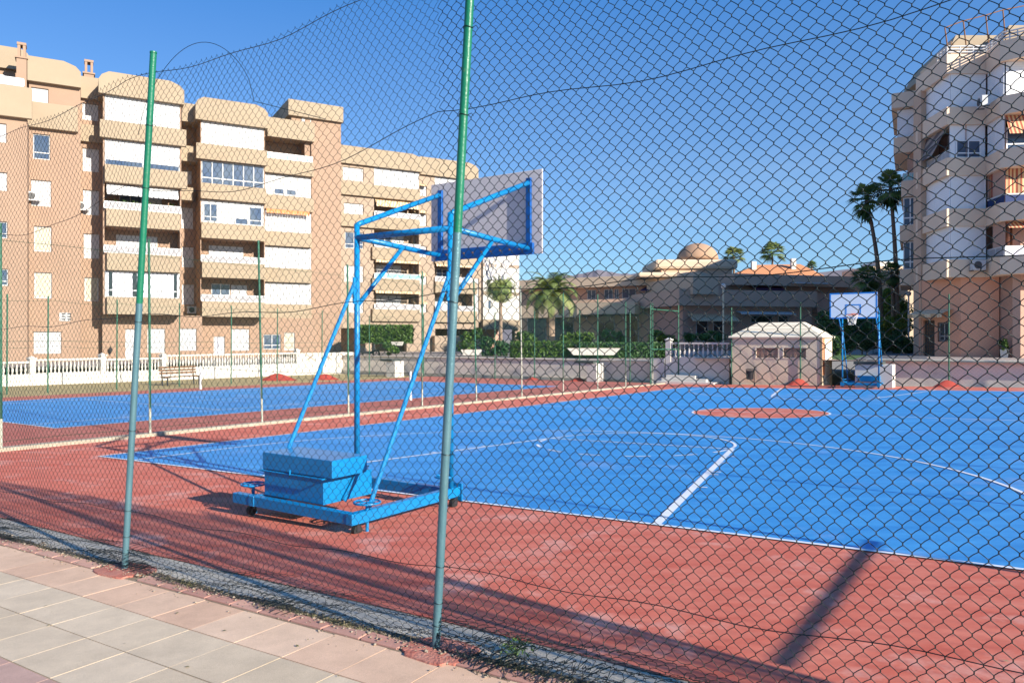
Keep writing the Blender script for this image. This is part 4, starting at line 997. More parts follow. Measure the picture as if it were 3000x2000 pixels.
# right-hand balconies of tower two
bl = [(A.sx(774, -5.4), A.sx(c, -5.4)) for c in (913, 913, 913, 919, 919)]
bay(APT, A, 772, 914, -5.4, ['white', 'white', 'white', 'smallwin', 'open aqua rail'], 'salmon', 'cream', bl)
fascia(APT, A, A.sx(784, -5.4), A.sx(922, -5.4), -5.4, 17.72, 19.25, 0, 0)
P = A.p; b = MB(); sA_, sB_ = A.sx(780, -5.35), A.sx(907, -5.35)
for i in range(16):
    q0 = sA_+(sB_-sA_)*i/16; q1 = sA_+(sB_-sA_)*(i+1)/16; b.add([P(q0, -5.33, Z(3)-.02), P(q1, -5.33, Z(3)-.02), P(q1-.03, -5.25, Z(3)-.35), P(q0+.03, -5.25, Z(3)-.35)], [(0, 1, 2, 3)])
b.build('awning', M['awning_orange'], APT)
# stair tower
n6 = -5.9; sa = A.sx(914, n6); sb = A.sx(999, n6)
wallwin(A, n6, sa-.6, sb, GZ, 19.8, [], 'salmon')
bx0 = A.sx(853, n6)
box_part(APT, 'roof_room', A, bx0, sb-.02, n6-7, n6-.02, 18, 19.7, 'salmon'); win(APT, A, A.sx(884, n6), A.sx(911, n6), A.zy(897, 362, n6), A.zy(897, 346, n6), n6+.01, 'shutter')
box_part(APT, 'roof_slab', A, bx0-.3, A.sx(1003, n6), n6-8, n6+.3, 19.7, 21.0, 'cream', .03)
# ground floors
def gfloor(n, p0, p1, l, m='salmon'):
    s0 = A.sx(p0, n); s1 = A.sx(p1, n); hs = hol(A, n, l); block_walls(APT, A, s0, s1, n, GZ, Z(0)+.02, hs, m, depth=6)
    for h, q in zip(hs, l): win(APT, A, h[0]+.01, h[1]-.01, h[2]+.01, h[3]-.01, n-.1, q[4])
gfloor(-1.5, 300, 592, [(367, 405, 963, 1085, 'shutter'), (432, 484, 962, 1034, 'shutter'), (524, 576, 962, 1027, 'shutter')])
wallwin(A, n3+.02, A.sx(237, n3), A.sx(306, n3), GZ, 3.9, [(242, 303, 957, 1034, 'shutter')], 'salmon')
gfloor(-4.7, 588, 930, [(626, 659, 985, 1040, 'curtain'), (678, 731, 963, 1027, 'shutter'), (772, 823, 979, 1023, 'cross'), (833, 864, 974, 1026, 'cream')])
b = MB(); b.fbox(A, A.sx(174, n2), A.sx(205, n2), n2, n2+.04, A.zy(190, 940, n2), A.zy(190, 916, n2)); v_ = b.build('vent_grille', M['frame'], APT)
b = MB()
for k in range(3):
    for q in range(2): s_ = A.sx(174, n2)+.12+q*.32; b.fbox(A, s_, s_+.22, n2+.04, n2+.05, A.zy(190, 937-k*8, n2), A.zy(190, 933-k*8, n2))
b.build('slot', M['ac_grille'], v_)
# wall lanterns
for p_, y_, n_ in ((323, 1027, -1.5), (912, 992, n6)):
    c_ = A.p(A.sx(p_, n_), n_+.15, A.zy(p_, y_, n_)); b = MB(); b.lathe([(.04, -.2), (.11, .0), (.13, .12), (.03, .22)], c_, 8); b.bar((c_[0], c_[1], c_[2]+.22), A.p(A.sx(p_, n_), n_, c_[2]+.3), .03, .03); b.build('wall_lantern', M['iron'], APT)
def ac(px, py, fr, n, lab, sc_=1., flip=False):
    s = fr.sx(px, n); z = fr.zy(px, py, n); t = thing('air_conditioner', lab, 'air conditioner', fr.p(s, n+.2, z))
    b = MB(); b.fbox(fr, s-.4*sc_, s+.4*sc_, n+.05, n+.38, z-.28, z+.28); b.build('housing', M['metal_white'], t, bevel=.02)
    b = MB(); c_ = fr.p(s-.08, n+.385, z); d_ = Vector(fr.p(0, 1, 0))-Vector(fr.p(0, 0, 0)); b.tube([Vector(c_)-d_*.01, Vector(c_)+d_*.012], .21, 18); b.build('fan_grille', M['ac_grille'], t)
    b = MB(); b.fbox(fr, s-.35, s-.31, n, n+.38, z-.33, z-.28); b.fbox(fr, s+.31, s+.35, n, n+.38, z-.33, z-.28); b.build('bracket', M['iron'], t)
    return t
ac(97, 577, A, n2, 'air conditioner below the third storey shutter on the left salmon wall')
ac(240, 606, A, n3, 'air conditioner beside the narrow shutter left of the first balcony tower')
ac(563, 908, A, n5, 'air conditioner low in the recess between the two balcony towers')
b = MB(); 
# ------------------------------------------------------------------ cream block further right
CB = thing('apartment_block', 'paler cream apartment block behind the near basketball stand, with a blank white end wall', 'apartment building', A.p(25, -14, .2))
nC = -11.4
s0 = A.sx(975, nC-.3); s1 = A.sx(1094, nC-.3)
wallwin(A, nC-.3, s0, s1, 3.3, 17.8, [(1005, 1065, 491, 529, 'shutter'), (1008, 1065, 596, 637, 'shutter'), (1011, 1065, 680, 728, 'cross'), (1009, 1065, 778, 826, 'shutter'), (1018, 1065, 870, 916, 'shutter')], 'pale_wall', parent=CB)
b0, b1 = A.sx(1094, nC), A.sx(1230, nC)
bay(CB, A, 1094, 1229, nC, ['open door rail valance', 'open door aqua rail valance', 'open glass plants rail', 'open awning beige rail', 'white'], 'pale_wall', 'cream', [(b0-.1, b1)]*5)
for k in (3, 4): box_part(CB, 'balcony_parapet', A, s0, b0-.1, nC-.299, nC, Z(k), Z(k)+1.15, 'cream')
fascia(CB, A, A.sx(990, nC), A.sx(1238, nC), nC, 17.72, 19.35, 0, 1.5)
n8 = -12.6
sa, sb = b1-.2, A.sx(1272, n8)
wallwin(A, n8, sa, sb, 3.3, 17.8, [(1231, 1250, 545, 574, 'shutter'), (1228, 1250, 628, 662, 'shutter'), (1216, 1250, 720, 752, 'shutter'), (1228, 1250, 802, 834, 'shutter'), (1228, 1250, 885, 915, 'shutter')], 'pale_wall', parent=CB)
for y_ in (538, 617, 800, 882):
    zz = A.zy(1230, y_, n8); P = A.p; b = MB(); q0 = A.sx(1212, n8+.2); q1 = A.sx(1250, n8+.2); b.add([P(q0, n8, zz), P(q1, n8, zz), P(q1, n8+.5, zz-.3), P(q0, n8+.5, zz-.3)], [(0, 1, 2, 3)]); b.build('awning', M['awning_beige'], CB)
b2, b3 = A.sx(1272, n8), A.sx(1395, n8)
bay(CB, A, 1272, 1385, n8+.3, ['open door rail', 'open glass rail valance', 'open door rail', 'white', 'white'], 'pale_wall', 'cream', [(b2, b3)]*5)
fascia(CB, A, A.sx(1230, n8+.3), A.sx(1402, n8+.3), n8+.3, 17.72, 19.45, 0, 1.6)
n9 = -13.2; sa, sb = A.sx(1384, n9), A.sx(1420, n9)
wallwin(A, n9, sa, sb, 3.3, 15.0, [(1390, 1403, 815, 935, 'shutter')], 'pale_wall', parent=CB)
n10 = -12.9; sa, sb = A.sx(1416, n10), A.sx(1521, n10)
wallwin(A, n10, sa, sb, 3.6, 14.6, [(1430, 1440, 880, 905, 'glass')], 'white_wall', parent=CB)
box_part(CB, 'base_band', A, sa-.1, sb+.1, n10-6, n10+.15, 2.6, 3.6, 'cream')
for k in range(1, 4):
    b = MB(); b.fbox(A, sa, sb, n10+.001, n10+.02, Z(k), Z(k)+.35); b.build('floor_band', M['pale_wall'], CB)
# dark open ground floor on piers
gA = A.sx(960, nC-1.5); gB = A.sx(1521, n10-1.5)
box_part(CB, 'floor_slab', A, s0, b1, nC-7, nC-.33, 2.6, 3.3, 'pale_wall'); box_part(CB, 'floor_slab', A, b1, sb-5, n8-7, n8-.05, 2.6, 3.3, 'pale_wall')
box_part(CB, 'rear_wall', A, gA, sb, nC-6.2, nC-6, .3, 3.2, 'brown_wall')
for p_ in (985, 1080, 1200, 1265, 1400, 1515):
    s_ = A.sx(p_, nC-.6) if p_ < 1240 else A.sx(p_, n8-.6); nn = nC if p_ < 1240 else n8; box_part(CB, 'pier', A, s_-.3, s_+.3, nn-1.2, nn-.6, .3, 2.6, 'pale_wall')
box_part(CB, 'ground_wall', A, A.sx(1205, nC-1), A.sx(1275, nC-1), nC-3, nC-1, .3, 2.6, 'pale_wall')
box_part(CB, 'ground_wall', A, A.sx(1275, n8+1), A.sx(1420, n8+1), n8-.5, n8+.9, .3, 1.9, 'pale_wall')
#@@NEXT
# ------------------------------------------------------------------ apartment building on the right
SHUT = 'shutter_shade_lift'; FRM = 'frame_shade_lift'
RB = thing('apartment_building', 'tan and pink apartment building with bay balconies at the right edge', 'apartment building', (27, 45, .6))
Zr = lambda k: 5.05+2.82*k
def polyband(parent, name, pts, z0, z1, depth, m, lab=None):
    """a band following a footprint polyline (front face), with the given depth behind it"""
    b = MB(); n = len(pts); back = []
    cxm = sum(p[0] for p in pts)/n+6; cym = sum(p[1] for p in pts)/n+6
    inn = []
    for i in range(n):
        p = Vector(pts[i]); a = Vector(pts[max(i-1, 0)]); c = Vector(pts[min(i+1, n-1)]); d = (c-a).normalized(); nn = Vector((-d.y, d.x))
        inn.append(p+nn*depth)
    for i in range(n-1):
        a, c, d, e_ = pts[i], pts[i+1], inn[i+1], inn[i]
        b.hexa([(*a, z0), (*c, z0), (*d, z0), (*e_, z0), (*a, z1), (*c, z1), (*d, z1), (*e_, z1)])
    o = b.build(name, m if not isinstance(m, str) else M[m], parent)
    if lab: o['label'] = lab
    return o
def RP(px, y0): # footprint point from the roof band's lower edge in the picture
    Y = F*(Zr(4)-CH)/(990-y0); return ((px-1500)/F*Y, Y)
# outline: far wing, return, bay, angled return, right bay
pA, pB, pC, pD, pE, pF = RP(2683, 282), RP(2774, 216), RP(2888, 215), RP(2930, 181), RP(3003, 165), RP(3120, 150)
pW0, pW1 = RP(2616, 318), RP(2664, 296)
pG = (34.5, 39.0)
front = [pA, pB, pC, pD, pE, pG]
wing = [pW0, pW1, (pW1[0]+.25, pW1[1]-1.2)]
def off(pts, d):
    out = []
    for i, p in enumerate(pts):
        p = Vector(p); a = Vector(pts[max(i-1, 0)]); c = Vector(pts[min(i+1, len(pts)-1)]); t = (c-a).normalized(); out.append(tuple(p+Vector((-t.y, t.x))*d))
    return out
inner = off(front, .25)
def seg_frame(a, c): return Fr(a[0], a[1], math.atan2(c[1]-a[1], c[0]-a[0])), math.dist(a, c)
def facade(parent, pts, z0, z1, m, name='wall'):
    b = MB()
    for i in range(len(pts)-1): b.quad((*pts[i], z0), (*pts[i+1], z0), (*pts[i+1], z1), (*pts[i], z1))
    return b.build(name, M[m], parent)
# column and body behind
cA = (24.35, 46.6); 
body = [(24.9, 60), (24.75, 47.2), (24.15, 46.9), (23.85, 44.6), inner[0], inner[1], inner[2], inner[3], inner[4], (34.4, 39.4), (44, 39.2), (44, 60)]
wallpts = inner
kinds = {0: ['white', 'white', 'none', 'openawn'], 1: ['white', 'white', 'redcurtain', 'redcurtain'], 2: ['awnopen', 'smallwin', 'white', 'redawn'], 3: ['white', 'white', 'white', 'whitebig']}
for k in range(5):
    bp = front
    polyband(RB, 'balcony_parapet' if k < 4 else 'cornice', bp, Zr(k), Zr(k)+(.98 if k < 4 else 1.08), .9, 'tan_band')
for k in range(4):
    for j, kind in enumerate(kinds[k]):
        if j == 3: a, c = inner[3], inner[5]
        else: a, c = inner[j], inner[j+1]
        fr, ln = seg_frame(a, c); z0 = Zr(k)+.98; z1 = Zr(k+1); s0, s1 = .06, ln-.06
        if j == 3 and kind == 'whitebig': s0 = .1
        if kind in ('white', 'whitebig'):
            win(RB, fr, s0, s1, z0, z1, 0, 'shutter', 2 if j != 3 else 5)
        elif kind == 'none':
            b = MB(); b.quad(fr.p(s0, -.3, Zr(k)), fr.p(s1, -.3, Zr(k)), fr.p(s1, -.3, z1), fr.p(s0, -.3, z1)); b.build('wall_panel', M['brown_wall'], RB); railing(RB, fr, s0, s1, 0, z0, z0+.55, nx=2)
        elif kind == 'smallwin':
            box_part(RB, 'white_panel', fr, s0, s1, -.14, -.07, z0, z1, 'frame_shade_lift'); win(RB, fr, s0+ln*.14, s1-ln*.14, z0+.02, z0+1.0, .0, 'cross')
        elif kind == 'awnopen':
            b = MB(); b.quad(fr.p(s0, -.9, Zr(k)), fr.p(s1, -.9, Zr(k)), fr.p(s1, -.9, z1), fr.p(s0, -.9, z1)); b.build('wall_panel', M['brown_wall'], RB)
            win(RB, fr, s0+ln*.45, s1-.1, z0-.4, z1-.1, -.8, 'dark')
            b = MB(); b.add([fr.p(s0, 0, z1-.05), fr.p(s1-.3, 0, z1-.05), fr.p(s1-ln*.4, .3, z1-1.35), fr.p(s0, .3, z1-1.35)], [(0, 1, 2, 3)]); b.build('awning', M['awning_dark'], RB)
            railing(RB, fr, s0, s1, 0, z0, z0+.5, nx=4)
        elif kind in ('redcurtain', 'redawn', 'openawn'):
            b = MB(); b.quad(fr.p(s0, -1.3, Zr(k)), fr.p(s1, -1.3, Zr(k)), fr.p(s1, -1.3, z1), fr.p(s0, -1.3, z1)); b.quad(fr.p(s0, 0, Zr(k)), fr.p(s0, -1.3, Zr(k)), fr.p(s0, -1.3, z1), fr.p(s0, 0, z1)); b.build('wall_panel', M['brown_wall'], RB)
            if kind == 'redcurtain':
                b = MB(); N_ = 40
                for i in range(N_):
                    q0 = s0+(s1-s0)*i/N_; q1 = s0+(s1-s0)*(i+1)/N_; w0 = .05*math.sin(i*1.9); w1 = .05*math.sin((i+1)*1.9)
                    b.quad(fr.p(q0, -.12+w0, z0-.1), fr.p(q1, -.12+w1, z0-.1), fr.p(q1, -.12+w1, z1), fr.p(q0, -.12+w0, z1))
                b.build('striped_curtain', M['awning_red'], RB)
                box_part(RB, 'railing_panel', fr, s0, s1, -.04, .0, z0-.05, z0+.42, 'navy'); box_part(RB, 'handrail', fr, s0, s1, -.06, .03, z0+.42, z0+.5, 'frame'); 
            if kind == 'redawn':
                b = MB(); b.add([fr.p(s0, 0, z1-.02), fr.p(s1, 0, z1-.02), fr.p(s1, .45, z1-1.1), fr.p(s0, .45, z1-1.1)], [(0, 1, 2, 3)]); b.build('awning', M['awning_red'], RB)
                win(RB, fr, s0+.1, s1-.1, z0, z0+1.2, -.1, 'panes', 4)
            if kind == 'openawn':
                b = MB(); b.add([fr.p(s0, 0, z1-.02), fr.p(s1, 0, z1-.02), fr.p(s1, .4, z1-.4), fr.p(s0, .4, z1-.4)], [(0, 1, 2, 3)]); b.build('awning', M['awning_red'], RB)
                win(RB, fr, s0+.6, s1-.4, z0-.6, z1-.3, -1.2, 'cream', 2); railing(RB, fr, s0, s1, 0, z0, z0+.55, nx=6, glass='pane_pale')
# core of the building
b = MB(); core = off(front, 1.25)
for i in range(len(core)-1): b.quad((*core[i], .4), (*core[i+1], .4), (*core[i+1], 17.6), (*core[i], 17.6))
core2 = [(25.4, 47.0), core[0]]; b.quad((*core2[0], .4), (*core2[1], .4), (*core2[1], 17.5), (*core2[0], 17.5))
far_ = [(38, 62), (26.3, 62)]
b.add([(*p, 17.55) for p in core]+[(44, 41, 17.55), (44, 62, 17.55), (34, 62, 17.55)], [tuple(range(len(core)+3))])
b.quad((25.4, 47, .4), (34, 62, .4), (34, 62, 17.5), (25.4, 47, 17.5)); b.quad((34, 62, .4), (44, 62, .4), (44, 62, 17.5), (34, 62, 17.5)); b.build('wall', M['brown_wall'], RB)
b = MB(); rw = [(34.5, 60), (43, 80), (66, 80), (66, 60)]; b.hexa([(*p, .4) for p in rw]+[(*p, 19.5) for p in rw]); b.build('shading_block', M['tan_wall'], RB)  # hidden mass added to cast shade on the low building's right wing
# vertical salmon strip left of the bays
x0 = lambda px, Y: (px-1500)/F*Y
Yc = 45.6
b = MB(); q0 = (x0(2676, Yc+.9), Yc+.9); q1 = (x0(2698, Yc-.6), Yc-.6); q2 = (q1[0]+1.2, q1[1]+.2); q3 = (q0[0]+1.2, q0[1]+.5)
b.hexa([(*p, .4) for p in (q0, q1, q2, q3)]+[(*p, 16.4) for p in (q0, q1, q2, q3)]); b.build('corner_wall', M['tan_wall'], RB)
# wing further back on the left: slabs and glazing
wy = 48.6
WFr = Fr(x0(2617, wy), wy, R(-28)); wl = WFr.sx(2682)
for k, (ks, p0) in enumerate((('glass', 2636), ('pane', 2636), ('open', 2640), ('shutter', 2618))):
    sL = WFr.sx(p0); 
    b = MB(); b.fbox(WFr, sL, wl+.3, -6, 0, Zr(k), Zr(k)+1.0); b.build('balcony_parapet', M['tan_band'], RB)
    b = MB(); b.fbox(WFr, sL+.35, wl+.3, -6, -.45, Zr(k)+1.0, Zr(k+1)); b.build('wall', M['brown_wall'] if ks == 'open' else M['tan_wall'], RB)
    if ks != 'open': win(RB, WFr, sL+.2, wl+.1, Zr(k)+1.0, Zr(k+1)-.05, -.2, 'shutter' if ks == 'shutter' else 'panes', 2)
    else: railing(RB, WFr, sL+.1, wl, -.05, Zr(k)+1, Zr(k)+1.5, nx=3, glass='aqua')
b = MB(); b.fbox(WFr, WFr.sx(2612), wl+.3, -7, .3, Zr(4), Zr(4)+.95); b.build('cornice', M['tan_band'], RB)
# roof level: railing and set-back roof masses
def zpy(py, Y): return CH+(990-py)/F*Y
fr, ln = seg_frame(pB, pC)
b = MB()
for zz in (.14, .30, .46):
    pts = [(*p, Zr(4)+1.08+zz) for p in off([RP(2740, 238), pB, pC, pD, pE, pF], .12)]
    for i in range(len(pts)-1): b.tube([pts[i], pts[i+1]], .045, 6)
b.build('roof_railing', M['metal_white'], RB)
b = MB(); pts = off([RP(2740, 238), pB, pC, pD, pE], .12)
for i in range(len(pts)-1):
    nseg = 3
    for k in range(nseg): a = Vector(pts[i]).lerp(Vector(pts[i+1]), k/nseg); b.tube([(a.x, a.y, Zr(4)+1.0), (a.x, a.y, Zr(4)+1.55)], .035, 6)
b.build('railing_posts', M['metal_white'], RB)
# thin mast frame above the railing
b = MB()
mp_ = [(2768, 82), (2822, 62), (2888, 45), (2938, 30)]
Ym = 43.0
tops = [((p-1500)/F*Ym, Ym, zpy(y, Ym)) for p, y in mp_]
for i, t_ in enumerate(tops): b.tube([(t_[0]+.25, t_[1], Zr(4)+1.2), t_], .035, 6)
b.tube(tops+[((3100-1500)/F*Ym, Ym, zpy(-2, Ym))], .03, 6); b.build('wash_line_frame', M['rust'], RB)
Yr = 46.0
def mass(p0, p1, y0, y1, Y, dz, m, nm):
    xa, xb = x0(p0, Y), x0(p1, Y); za, zb_ = zpy(y1, Y), zpy(y0, Y); b = MB()
    b.hexa([(xa, Y, za), (xb, Y, za), (xb+2, Y+7, za), (xa+1, Y+7, za), (xa+dz, Y+.4, zb_), (xb, Y+.4, zb_), (xb+2, Y+7, zb_), (xa+dz+1, Y+7, zb_)]); return b.build(nm, M[m], RB)
mass(2768, 2935, 96, 170, 45.5, .9, 'cream', 'roof_room'); mass(2935, 3150, 66, 130, 43.5, .7, 'cream', 'roof_room')
b = MB(); a_ = (x0(2696, 47.5), 47.5, zpy(212, 47.5)); c_ = (x0(2786, 45), 45, zpy(120, 45)); b.add([a_, c_, (c_[0]+2.5, c_[1]+3, c_[2]), (a_[0]+2.5, a_[1]+3, a_[2]), (a_[0], a_[1], Zr(4)), (c_[0], c_[1], Zr(4))], [(0, 1, 2, 3), (0, 4, 5, 1)]); b.build('sloping_roof', M['beige_band'], RB)
# ground floor
g0 = .55
gp = [(x0(2692, 45.2), 45.2), (x0(2815, 42.4), 42.4), (x0(2927, 42.0), 42.0), (x0(2931, 43.6), 43.6), (x0(3200, 43.0), 43.0)]
frG, lnG = seg_frame(gp[0], gp[1])
def gs(px, n=0): return frG.sx(px, n)
hs = [(gs(2704), gs(2738), g0, frG.zy(2720, 938)), (gs(2748), gs(2780), frG.zy(2764, 1000), frG.zy(2764, 944))]
b = MB(); holed(b, frG, 0, lnG, g0-.3, Zr(0)+.05, 0, hs, .2); b.build('ground_floor_wall', M['pink_wall'], RB)
b = MB(); b.fbox(frG, hs[0][0]+.02, hs[0][1]-.02, -.19, -.12, g0, hs[0][3]-.02); d_ = b.build('iron_door', M['iron'], RB)
b = MB()
for i in range(6):
    for j in range(9):
        q = hs[0][0]+.08+(hs[0][1]-hs[0][0]-.16)*i/5; b.fbox(frG, q-.012, q+.012, -.12, -.10, g0+.2+j*.22, g0+.36+j*.22)
b.build('door_bars', M['rust'], d_)
win(RB, frG, hs[1][0]+.02, hs[1][1]-.02, hs[1][2]+.02, hs[1][3]-.02, -.1, 'panes', 2)
b = MB(); 
for i in range(9): q = hs[1][0]+(hs[1][1]-hs[1][0])*(i+.5)/9; b.fbox(frG, q-.012, q+.012, .03, .05, hs[1][2], hs[1][3])
b.build('window_bars', M['iron'], RB)
b = MB(); za = frG.zy(2740, 906); b.add([frG.p(gs(2690), 0, za), frG.p(gs(2792), 0, za), frG.p(gs(2792), .8, za-.28), frG.p(gs(2690), .8, za-.28)], [(0, 1, 2, 3)])
for i in range(14): q0 = gs(2690)+(gs(2792)-gs(2690))*i/14; q1 = gs(2690)+(gs(2792)-gs(2690))*(i+1)/14; b.add([frG.p(q0, .8, za-.28), frG.p(q1, .8, za-.28), frG.p(q1-.02, .8, za-.5), frG.p(q0+.02, .8, za-.5)], [(0, 1, 2, 3)])
b.build('awning', M['awning_beige'], RB)
b = MB(); 
for i in (1, 2): b.quad((*gp[i], g0-.3), (*gp[i+1], g0-.3), (*gp[i+1], Zr(0)+.05), (*gp[i], Zr(0)+.05))
b.build('ground_floor_wall', M['pink_wall'], RB)
frH, lnH = seg_frame(gp[3], gp[4]); hh = [(frH.sx(2962), frH.sx(3040), frH.zy(2980, 1000), frH.zy(2980, 940))]
b = MB(); holed(b, frH, 0, lnH, g0-.3, Zr(0)+.05, 0, hh, .2); b.build('ground_floor_wall', M['pink_wall'], RB)
win(RB, frH, hh[0][0]+.02, hh[0][1]-.02, hh[0][2]+.02, hh[0][3]-.02, -.1, 'panes', 3)
b = MB(); 
for i in range(12): q = hh[0][0]+(hh[0][1]-hh[0][0])*(i+.5)/12; b.fbox(frH, q-.012, q+.012, .03, .05, hh[0][2], hh[0][3])
b.build('window_bars', M['iron'], RB)
za = frH.zy(2970, 922); b = MB(); b.add([frH.p(frH.sx(2945), 0, za), frH.p(frH.sx(3100), 0, za), frH.p(frH.sx(3100), .7, za-.3), frH.p(frH.sx(2945), .7, za-.3)], [(0, 1, 2, 3)])
for i in range(14): q0 = frH.sx(2945)+.2*i; b.add([frH.p(q0, .7, za-.3), frH.p(q0+.2, .7, za-.3), frH.p(q0+.19, .7, za-.5), frH.p(q0+.01, .7, za-.5)], [(0, 1, 2, 3)])
b.build('awning', M['awning_red'], RB)
b = MB(); b.add([(*p, Zr(0)+.02) for p in front]+[(36, 46, Zr(0)+.02), (25.5, 47, Zr(0)+.02)], [tuple(range(8))]); b.build('soffit', M['tan_band'], RB)
frS, _ = seg_frame(inner[1], inner[2])
ac(2858, 778, Fr(front[1][0], front[1][1], math.atan2(front[2][1]-front[1][1], front[2][0]-front[1][0])), 0.02, 'air conditioner with round black fan under the lowest white shutters of the right building', .9)
ac(2892, 298, seg_frame(pC, pD)[0], .3, 'air conditioner on a bracket high between two bays of the right building', .8)
# white pot with a shrub by the wall
def leaves(center, radii, n, size, seed, flat=.0, clump=10, tint_top=True):
    g = np.random.default_rng(seed); c = np.array(center, float); r = np.array(radii, float)
    k = g.normal(size=(clump, 3)); k /= np.linalg.norm(k, axis=1, keepdims=True); k *= g.uniform(.35, .9, (clump, 1)); kr = g.uniform(.22, .5, clump)
    w_ = kr**2; w_ /= w_.sum()
    idx = g.choice(clump, n, p=w_); d = g.normal(size=(n, 3)); d /= np.linalg.norm(d, axis=1, keepdims=True)
    p = k[idx]+d*(kr[idx]*g.uniform(.55, 1.08, n))[:, None]
    p = p[p[:, 2] > -1.05]; n = len(p)
    P_ = c+p*r
    a = g.normal(size=(n, 3)); a /= np.linalg.norm(a, axis=1, keepdims=True); bq = g.normal(size=(n, 3)); bq -= (bq*a).sum(1, keepdims=True)*a; bq /= np.linalg.norm(bq, axis=1, keepdims=True)
    s_ = size*g.uniform(.6, 1.3, (n, 1)); a *= s_; bq *= s_*.55
    Vv = np.stack([P_-a, P_+bq, P_+a, P_-bq], 1).reshape(-1, 3); Ff = np.arange(4*n).reshape(-1, 4)
    t = np.clip(g.normal(.4, .25, n)+.25*g.normal(size=clump)[idx[:n] if len(idx) == n else 0], 0.01, 1)
    return Vv, Ff, t
def bush(name, label, cat, center, radii, n, size, seed, m='leaf', group=None, trunk=None, clump=14):
    gz_ = center[2]-radii[2]
    t = thing(name, label, cat, (center[0], center[1], gz_), group)
    Vv, Ff, ti = leaves(center, radii, n, size, seed, clump=clump); npmesh('foliage' if not trunk else 'crown', Vv, Ff, M[m], t, ti)
    b = MB(); g = random.Random(seed)
    hb = trunk or radii[2]
    z0 = center[2]-radii[2]-(trunk or 0)
    b.tube([(center[0], center[1], z0), (center[0]+.05*hb, center[1], z0+hb*.6), (center[0], center[1], center[2])], .05+.05*radii[2]*.5, 7, r2=.03)
    for i in range(5):
        a = g.uniform(0, 6.28); q = g.uniform(.4, .8); b.tube([(center[0], center[1], center[2]-radii[2]*.6), (center[0]+q*radii[0]*math.cos(a), center[1]+q*radii[1]*math.sin(a), center[2]+radii[2]*g.uniform(0, .5))], .04, 5, r2=.015)
    b.build('trunk' if trunk else 'stem', M['trunk'], t); return t
def at(px, py, Y): return np.array([(px-1500)/F*Y, Y, CH+(990-py)/F*Y])
def pbush(name, label, cat, p0, p1, yt, yb, Y, n, size, seed, m='leaf', group=None, depth=None, trunk=None, clump=14):
    a = at(p0, yt, Y); c = at(p1, yb, Y); w2 = abs(c[0]-a[0])/2; h2 = abs(a[2]-c[2])/2
    return bush(name, label, cat, ((a[0]+c[0])/2, Y, (a[2]+c[2])/2), (w2, depth or w2, h2), n, size, seed, m, group, trunk, clump)
px_ = at(2944, 1047, 41.0); t = thing('plant_pot', 'white square pot holding a small green shrub beside the right building', 'plant pot', tuple(px_))
b = MB(); b.lathe([(.22, -.05), (.27, .42), (.25, .44), (.2, .4)], tuple(px_), 4); b.build('pot', M['white_wall'], t)
Vv, Ff, ti = leaves((px_[0], px_[1], px_[2]+.75), (.3, .3, .45), 500, .06, 5, clump=7); npmesh('shrub', Vv, Ff, M['leaf'], t, ti)
SHUT = 'shutter'; FRM = 'frame'
# ------------------------------------------------------------------ long low building in the middle with the domed tower
MBd = thing('low_building', 'long two storey tan building with flat parapets and a small dome tower beyond the court', 'building', at(1950, 1000, 84).tolist())
Yl = 84.
def mfr(p0, Ya, p1, Yb): a = at(p0, 990, Ya); c = at(p1, 990, Yb); return seg_frame((a[0], a[1]), (c[0], c[1]))
def mband(p0, p1, fr, yt0, yb0, n0, n1, m, nm, parent=MBd):
    s0, s1 = fr.sx(p0, n1), fr.sx(p1, n1); zt = fr.zy((p0+p1)/2, yt0, n1); zb = fr.zy((p0+p1)/2, yb0, n1); b = MB(); b.fbox(fr, s0, s1, n0, n1, zb, zt); return b.build(nm, M[m], parent)
fL, _ = mfr(1515, 96, 2060, 84)    # long left wing comes towards us
# left wing: roof parapet, recessed storey, parapet, ground floor
zt = fL.zy(2000, 800); zb = fL.zy(2000, 831)
def fb(fr, p0, p1, n0, n1, z0, z1, m, nm, par=MBd): b = MB(); b.fbox(fr, fr.sx(p0, n1), fr.sx(p1, n1), n0, n1, z0, z1); return b.build(nm, M[m], par)
fb(fL, 1515, 2055, -10, 0, zb, zt, 'beige_band', 'roof_parapet')
z2t = fL.zy(2000, 872); z2b = fL.zy(2000, 903)
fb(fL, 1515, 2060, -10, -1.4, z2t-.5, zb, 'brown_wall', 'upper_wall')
fb(fL, 1650, 2060, -10, 1.2, z2b, z2t, 'brown_band', 'balcony_parapet')
fb(fL, 1515, 1700, -10, 2.2, fL.zy(1600, 930, 2.2), fL.zy(1600, 893, 2.2), 'beige_band', 'balcony_parapet')
fb(fL, 1690, 1860, -10, 3.0, fL.zy(1775, 920, 3), fL.zy(1775, 885, 3), 'beige_band', 'balcony_parapet')
fb(fL, 1515, 2060, -10, -.5, -1, z2b, 'tan_wall', 'ground_floor_wall')
for p0, p1 in ((1770, 1795), (1800, 1812), (1822, 1862), (1720, 1745), (1890, 1925), (1950, 1975)):
    win(MBd, fL, fL.sx(p0, -1.3), fL.sx(p1, -1.3), z2t-.2, zb-.25, -1.36, 'panes', 2)
for p0, p1 in ((1545, 1600), (1625, 1680), (1750, 1800), (1830, 1870), (1900, 1940)):
    win(MBd, fL, fL.sx(p0, -.4), fL.sx(p1, -.4), .8, z2b-.5, -.42, 'dark')
b = MB(); q = fL; b.add([q.p(q.sx(1880, 0), -1.3, zb-.1), q.p(q.sx(1925, 0), -1.3, zb-.1), q.p(q.sx(1925, 0), .8, zb-.7), q.p(q.sx(1880, 0), .8, zb-.7)], [(0, 1, 2, 3)]); b.build('awning', M['navy'], MBd)
